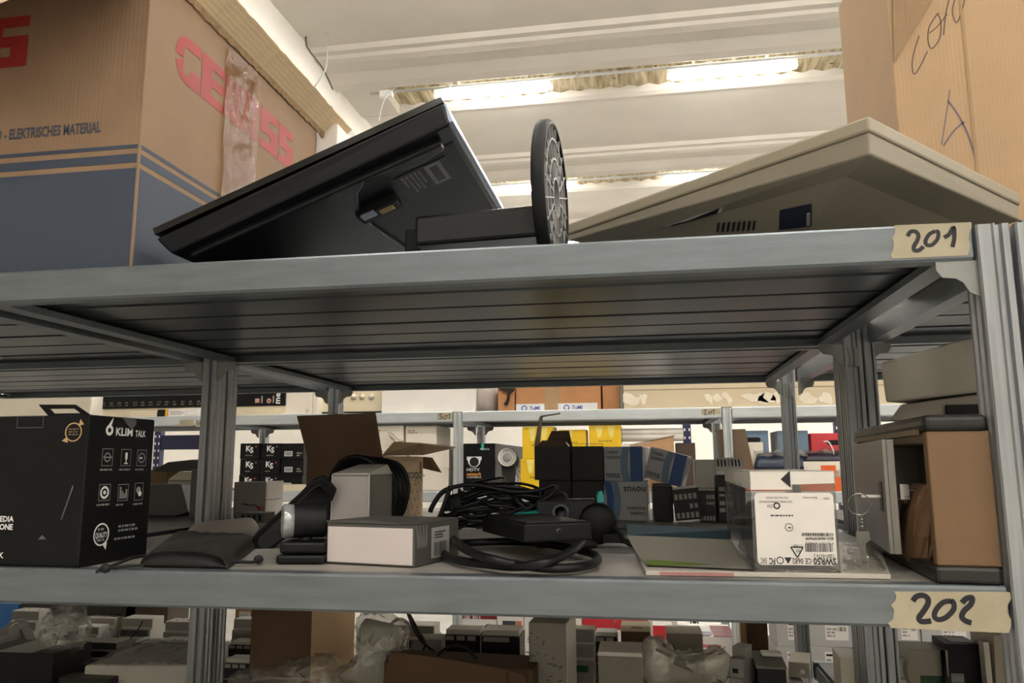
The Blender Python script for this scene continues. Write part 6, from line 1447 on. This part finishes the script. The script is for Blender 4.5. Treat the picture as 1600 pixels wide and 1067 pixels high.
for lab, L, Yv, r_, mt in (('black lead dropping in front of the white vented module', [(636, 955), (648, 985), (662, 1005), (684, 1022)], 1.02, .004, RUBBER), ('second black lead crossing the white vented module', [(640, 960), (655, 988), (664, 1004), (661, 1017)], 1.03, .0035, RUBBER),
     ('grey cable arching beside the clear bag', [(606, 985), (612, 974), (622, 968), (632, 970), (640, 978)], 1.04, .005, GREYPL), ('black cable hoop standing behind the brown flap box', [(684, 1024), (695, 1014), (712, 1009), (730, 1014), (745, 1030)], .93, .004, RUBBER)):
    m = MB(); m.tube(wp(L, Yv), r_, mt, 7); tg(m.build('cable', None), lab, 'cable')
relay('black relay module with white terminals behind the brown flap box', 694, 750, 984, 1.14, 3, .09); relay('black stacked relay module with pale top behind the brown flap box', 752, 812, 985, 1.10, 1, .10)
def flapb():
    rot = -3; P, w, d, h = bx(600, 832, 1034, ZB, Y=.87, rot=rot, d=.14); t = thing('carton', 'dark brown carton flap at the bottom edge of the picture', 'carton', P, R(rot)); t['label'] = 'dark brown carton with a creased flap in front of the black relay modules'
    m = MB(); m.box((0, 0, 0), (w, d, h), BROWND); b = m.build('body', t, bev=.002)
    u, v = frame(rot); lc = lambda x, y, Yv: (lambda p: (p.dot(u), p.dot(v), p.z))(at_y(x, y, Yv)-P)
    pts = [lc(x, y, P.y+.02) for x, y in ((604, 1062), (618, 1013), (690, 1021), (800, 1038), (826, 1046), (834, 1075))]; y_ = -.004
    m = MB(); m.sheet([(p[0], -.003-.012*(1 if 0 < i < 5 else 0), p[2]) for i, p in enumerate(pts)][::-1], .004, card('brown flap board', '66503c', .07)); f = m.build('flap', b)
    m = MB(); x = pts[3][0]; m.box((x-.002, -.018, 0.002), (x+.002, -.014, pts[3][2]-.004), card('crease board 2', '523f2f')); m.build('crease', f)
flapb()
S = bx(826, 884, 974, ZB, Y=.92, rot=-3, ref='r', back=899)
def dd(o, w, d, h):
    m = MB(); rn = random.Random(5)
    for k in range(34):
        an = R(-60+rn.uniform(0, 1)*240); r_ = rn.uniform(.35, .95); cx, cz = w*.25, h*.5
        x, z = cx+r_*w*.6*math.cos(an), cz+r_*h*.42*math.sin(an); x = min(max(x, .004), w-.01); z = min(max(z, .004), h-.006); L = .010
        m.stroke([(x, z), (min(w-.002, x+L*math.cos(an+.3)), z+L*.6*math.sin(an+.3))], (0, 0, 0), X_, Z_, .0009, INK)
    m.build('ink_marking', o)
    m = MB(); m.box((w-.001, 0.004, .004), (w+.0012, d-.004, h-.002), WARM); q = m.build('side_panel', o); q['label'] = 'pale side panel'
cz('tall grey carton with radiating ink marks beside the brown flap carton', S, mat('grey ink-marked carton', '8a857d', .6, 0, .05), -3, deco=dd)
def greenmod():
    t = din('grey stepped module with a small green label beside the tall ink-marked carton', bs(895, 928, 984, 1.16, .10), 0, LG, MG)
    P, w, d, h = bs(895, 928, 984, 1.16, .10); m = MB(); m.box((w*.15, -.002, h*.22), (w*.7, .001, h*.34), mat('green label', '1f5d38', .5)); m.build('label', t)
greenmod()
relay('white and black module behind the open white-edged carton', 930, 964, 988, 1.24, 2, .08, capm=WHITE)
def whitecarton():
    S = bs(934, 1003, 1020, .98, .10); P, w, d, h = S; t = thing('carton', 'grey carton with a white flapped lid at the front of the bottom shelf', 'carton', P)
    m = MB(); m.box((0, 0, 0), (w, d, h), [MG, WHITE, mat('grey taupe carton', '938d82', .6), MG, MG, WHITE]); m.build('body', t, bev=.001)
    m = MB(); m.hexa([(-.001, -.003, h-.006), (w+.001, -.003, h-.006), (w+.001, d, h), (-.001, d, h), (.001, -.001, h+.003), (w-.001, -.001, h+.003), (w+.001, d, h+.008), (.002, d, h+.008)], WHITE); m.build('lid', t)
    m = MB(); m.sheet([(w, .01, h*.9), (w, .05, h*.9), (w+.008, .05, h+.012), (w+.006, .01, h+.008)], .001, WHITE); m.build('tuck_flap', t)
whitecarton()
S = bs(970, 1016, 986, 1.20, .10); cz('brown carton with a cream slotted lid behind the white-lidded carton', (S[0], S[1], S[2], S[3]), mat('brown slotted carton', '6b5038', .6, 0, .06), deco=lambda o, w, d, h: (MB().box((-.001, -.001, h), (w+.001, d+.03, h+.006), CREAMB).box((w*.35, .02, h+.0055), (w*.75, .026, h+.0068), DARKHOLE).build('lid', o), None)[1])
def lidbox():
    S = bs(1041, 1100, 989, 1.16, .10); P, w, d, h = S; t = thing('carton', 'grey carton with a pale lid standing before the red and white cartons', 'carton', P); m = MB(); m.box((.004, .002, 0), (w-.0, d, h*.6), MG); m.build('body', t, bev=.001)
    m = MB(); m.box((0, 0, h*.6), (w-.004, d+.02, h), [MG, WARM, mat('taupe lid front', 'a09a8e', .6), MG, MG, MG]); m.build('lid', t, bev=.001)
lidbox()
bag('frosted bag lying before the grey pale-lidded carton', [(1008, 1075), (1004, 1020), (1012, 1003), (1034, 1008), (1046, 1030), (1090, 1034), (1138, 1024), (1142, 1062), (1120, 1078)], .98, .12, FROST, seed=15)
def slim():
    P, w, d, h = bs(1139, 1182, 1012, 1.02, .09, rot=-30); t = thing('relay_module', 'slim grey stepped module standing on end beside the frosted bag', 'module', P, R(-25)); m = MB(); w = .035
    m.prism([(0, 0), (d, 0), (d, h*.8), (d*.8, h*.8), (d*.8, h), (d*.25, h), (d*.25, h*.86), (.0, h*.86), (0, h*.6), (-.012, h*.6), (-.012, h*.25), (0, h*.25)], 'x', 0, w, mat('slim grey plastic', '9d9b93', .5)); m.build('body', t, bev=.001)
    m = MB()
    for k in range(3): m.box((w*.2, -.002 if k != 1 else -.0135, h*(.1+.28*k)), (w*.6, .001 if k != 1 else -.011, h*(.16+.28*k)), DARKHOLE)
    m.build('hole_pattern', t)
slim()
def blackgrey():
    P, w, d, h = bs(1183, 1228, 1044, 1.02, .08); t = thing('relay_module', 'black module with a grey sloping top beside the slim grey module', 'module', P); m = MB(); m.box((0, 0, 0), (w, d, h), TBLK); m.build('body', t, bev=.001)
    z2 = at_y(1200, 1022, 1.06).z-P.z; m = MB(); m.hexa([(-.003, -.003, h), (w+.003, -.003, h), (w+.003, d, h), (-.003, d, h), (-.003, -.003, h+.006), (w+.003, -.003, h+.004), (w, d, z2), (0, d, z2)], mat('grey sloping lid', '8a8780', .5)); m.build('lid', t, bev=.001)
    m = MB(); m.box((w*.25, d*.3, z2-.002), (w*.95, d*.75, z2+.006), LG); m.build('cap', t, bev=.002)
blackgrey()
def beigem():
    P, w, d, h = bx(1232, 1266, 1034, ZB, yb=1060, d=.12, rot=-12); t = thing('relay_module', 'small beige module with a white knob lying by the rear post', 'module', P, R(-12)); m = MB(); m.hexa([(0, 0, .004), (w, 0, .004), (w, d, 0), (0, d, 0), (.002, .004, h), (w, .004, h), (w, d, h*1.1), (.002, d, h*1.1)], mat('beige module', 'b7aea0', .5, 0, .06)); m.build('body', t, bev=.002)
    m = MB(); m.lathe([(.006, 0), (.007, .006), (.001, .010)], WHITE, 14, Matrix.Translation((w*.65, 0, h*.5)) @ Matrix.Rotation(R(90), 4, 'X')); m.build('knob', t)
beigem()
cz('small pale carton beside the right middle post on the bottom shelf', bs(1312, 1345, 1028, 1.00, .12, rot=-4), WARM, -4)
din('pale module with a small hole just beyond the right middle post', bs(1396, 1420, 1030, 1.02, .08), 0, WHITE, LG, 0, 0)
def pcb():
    P, w, d, h = bs(1428, 1482, 1014, 1.00, .09); t = thing('relay_module', 'beige module with a green board and black aerial under the 202 tape', 'module', P); m = MB(); m.prism([(0, 0), (w, 0), (w, h), (-.012, h), (-.020, h*.7), (-.004, h*.3)], 'y', 0, d, mat('beige green-board case', 'a39c8c', .5)); m.build('body', t, bev=.0015)
    m = MB(); m.box((w*.12, -.002, h*.06), (w*.95, .001, h*.68), mat('green board', '1d4a26', .5, 0, .2, 60)); b = m.build('circuit_board', t)
    c = at_y(1470, 1014, P.y)-P; m = MB(); m.cyl((c.x, -.012, h*.06), (c.x, -.012, c.z), .0055, BLACK, 12); m.build('aerial', t)
    m = MB(); rn = random.Random(4)
    for k in range(6): m.tube([(c.x-.006, -.012, h*.30), (c.x-.012-rn.uniform(0, .012), -.02-rn.uniform(0, .008), h*rn.uniform(.05, .3)), (c.x-.004+rn.uniform(-.02, .02), -.016, h*rn.uniform(.02, .16))], .0012, CHROME, 5)
    m.build('wire', t)
pcb()
def blackm():
    P, w, d, h = bs(1478, 1546, 1006, 1.00, .10); t = thing('relay_module', 'large black stepped module beside the beige green-board module', 'module', P); m = MB(); m.prism([(0, 0), (w, 0), (w, h*.62), (w*.78, h*.62), (w*.78, h), (0, h)], 'y', 0, d, BLACKM); m.build('body', t, bev=.0015)
    m = MB(); m.box((w*.2, .02, h), (w*.75, d-.02, h+.001), GREYP).box((w*.80, .02, h*.62), (w*.98, d-.02, h*.62+.001), GREYP); m.build('label', t)
    m = MB(); m.quad((w*.05, -.0006, h*.55), X_*w*.3, Z_*h*.12, DG2); m.scribble((w*.06, -.0008, h*.56), X_, Z_, w*.28, h*.1, 1, GREYP, 1); m.build('print', t)
blackm()
def curved():
    P, w, d, h = bs(1544, 1600, 992, .96, .14); t = thing('monitor_shell', 'beige rounded plastic edge beside the large black module', 'housing', P); m = MB(); pr = [(0, 0), (.09, 0), (.09, h*.9)]
    pr += [(.045+.045*math.cos(R(90*k/6)), h-.03+.03*math.sin(R(90*k/6))) for k in range(7)]+[(.012, h), (.010, h*.8)]
    m.prism(pr, 'y', 0, d, mat('beige rounded plastic', 'b9ae9b', .5)); m.build('body', t, bev=.003)
    m = MB(); m.box((-.012, .0, h*.5), (.0, .03, h*.93), WARM); m.build('label', t)
curved()
m = MB(); P = at_y(1206, 1050, 1.5); S = bx(1165, 1198, 955, ZB, Y=1.52, d=.03)
cz('brown cardboard panel standing at the back of the bottom shelf', S, BROWND, 0, 'board', 'board')
cz('pale wooden strip beside the brown cardboard panel', bs(1155, 1164, 953, 1.52, .03), mat('pale wood strip', 'c7a878', .6, 0, .1, 20, (1, 1, .1)), 0, 'wood_strip', 'strip')
# far rack, lowest visible level
TEXT_W = WHITEP; DKRED = mat('dark red print', '7d1f26', .5); REDB = mat('bright red print', 'd22f3a', .5)
def redwhite(label, x0, x1, yt, Yv, split=.5, txt=None, dark=False, d=.2, extra=None):
    S = bx(x0, x1, yt, Z4, Y=Yv, d=d); P, w, d, h = S
    def dd(o, w, d_, h):
        zr = h*(1-split); m = MB(); m.quad((0, -.0006, zr), X_*w, Z_*(h-zr), DKRED if dark else REDB); q = m.build('red_print', o)
        if txt: m = MB(); m.text(txt, (w*.08, -.0012, h-.055), X_, Z_, .042, WHITEP, 'LEFT', .0012, width=w*.48); m.quad((0, -.001, h-.30), X_*w*.5, Z_*.22, REDB); m.scribble((w*.03, -.0016, h-.2), X_, Z_, w*.42, .11, 4, WHITEP, 3); m.build('lettering', o)
        if extra: extra(o, w, d_, h)
    cz(label, S, WHITE, deco=dd)
def cone(o, w, d, h):
    m = MB(); c = (w*.80, -.001, h-.11); m.add([(c[0]-.03, -.001, c[2]+.015), (c[0], -.001, c[2]-.05), (c[0]+.03, -.001, c[2]+.015)], [(0, 1, 2)], mat('slate blue print', '44507d', .5)); m.disc((c[0], -.0012, c[2]+.012), X_, Z_, 0, .03, mat('slate blue print', '44507d', .5)); m.build('picture', o)
redwhite('red and white carton lettered TEK 3013 on the low far shelf', 719, 776, 951, YI, .12, 'TEK 3013', True, extra=cone)
def logo(o, w, d, h):
    m = MB(); m.quad((w*.2, -.0008, h-.085), X_*w*.5, Z_*.02, INKD); m.quad((w*.72, -.0008, h-.085), X_*w*.2, Z_*.02, mat('salmon print', 'd8795a', .5)); m.build('logo_print', o)
cz('white carton with a small dark logo beside the red TEK carton', bx(777, 818, 948, Z4, Y=YI, d=.2), WHITE, deco=logo)
redwhite('white carton with blue picture and red corner beside the logo carton', 819, 842, 950, YI, .03, None, False, extra=cone)
redwhite('white carton with a plain top behind the tall ink-marked carton', 843, 908, 950, YI, .02)
redwhite('white carton with a broad red band, first right of the tall ink-marked carton', 910, 960, 965, YI+.02, .16)
redwhite('white carton with a red band tucked behind the cream-lidded carton', 962, 1012, 967, YI+.02, .14)
cz('plain white carton above the red speckled one on the low far shelf', bx(1014, 1058, 966, Z4, Y=YI+.16, d=.2), WHITE)
redwhite('narrow white carton with red lettered top before the pale-lidded carton', 1020, 1050, 977, YI-.02, .2, d=.1)
def sid(o, w, d, h):
    m = MB(); m.scribble((w*.05, -.001, h*.62), X_, Z_, w*.7, h*.28, 3, mat('pale red print', 'c77a7a', .5), 5); m.quad((w*.05, -.001, h*.52), X_*w*.9, Z_*.004, GREYP); m.build('print', o)
    m = MB(); m.box((w*.1, .02, h), (w*.6, .10, h+.002), mat('purple picture', '7a6a86', .5)).box((w*.62, .0, h), (w, .25, h+.002), DKRED).box((w*.2, .005, h), (w*.55, .016, h+.003), mat('dark grip', '5a5650', .5)); m.build('lid_picture', o)
cz('large white carton with a dark red pictured lid on the low far shelf', bx(1062, 1148, 993, Z4, Y=YI+.02, d=.3), WHITE, deco=sid)
GB = mat('grey storage carton', 'a9a8a6', .6, 0, .04, 6)
rown = {0: 'lower', 1: 'upper'}
gx = [(1212, 1254, 'first grey storage carton right of the brown cardboard panel'), (1258, 1330, 'grey storage carton between the rear post and the right middle post'), (1385, 1436, 'grey storage carton just past the right middle post'), (1438, 1514, 'grey storage carton above the large black module'), (1516, 1590, 'grey storage carton at the end, by the 202 post')]
ymid = 1010
for k, (x0, x1, lab) in enumerate(gx):
    Sl = bx(x0, x1, ymid, Z4, Y=YI, d=.25); Su = bx(x0, x1, 965, Z4+Sl[3]+.0006, Y=YI+.004, d=.25); P, w, d, h = Su; Su = (P, w, d, .19)
    for j, S in ((0, Sl), (1, Su)):
        def dd(o, w, d_, h, k=k, j=j):
            if k == 4 and j == 1: return
            z0 = h-.105 if j == 0 else .03; m = MB(); m.quad((w*.42, -.0006, z0), X_*w*.5, Z_*.085, LABW); q = m.build('label', o)
            m = MB(); m.quad((w*.45, -.001, z0+.066), X_*w*.25, Z_*.009, BLACK); m.scribble((w*.45, -.001, z0+.012), X_, Z_, w*.22, .045, 3, GREYP, k); m.bars((w*.70, -.001, z0+.04), X_, Z_, w*.18, .02, BLACK, k+2, .003); m.build('label_print', q)
        cz('%s %s' % (rown[j], lab), S, GB if not (k == 4 and j == 1) else mat('dark plum carton', '5a5052', .6), deco=dd, group='grey storage cartons on the low far shelf')
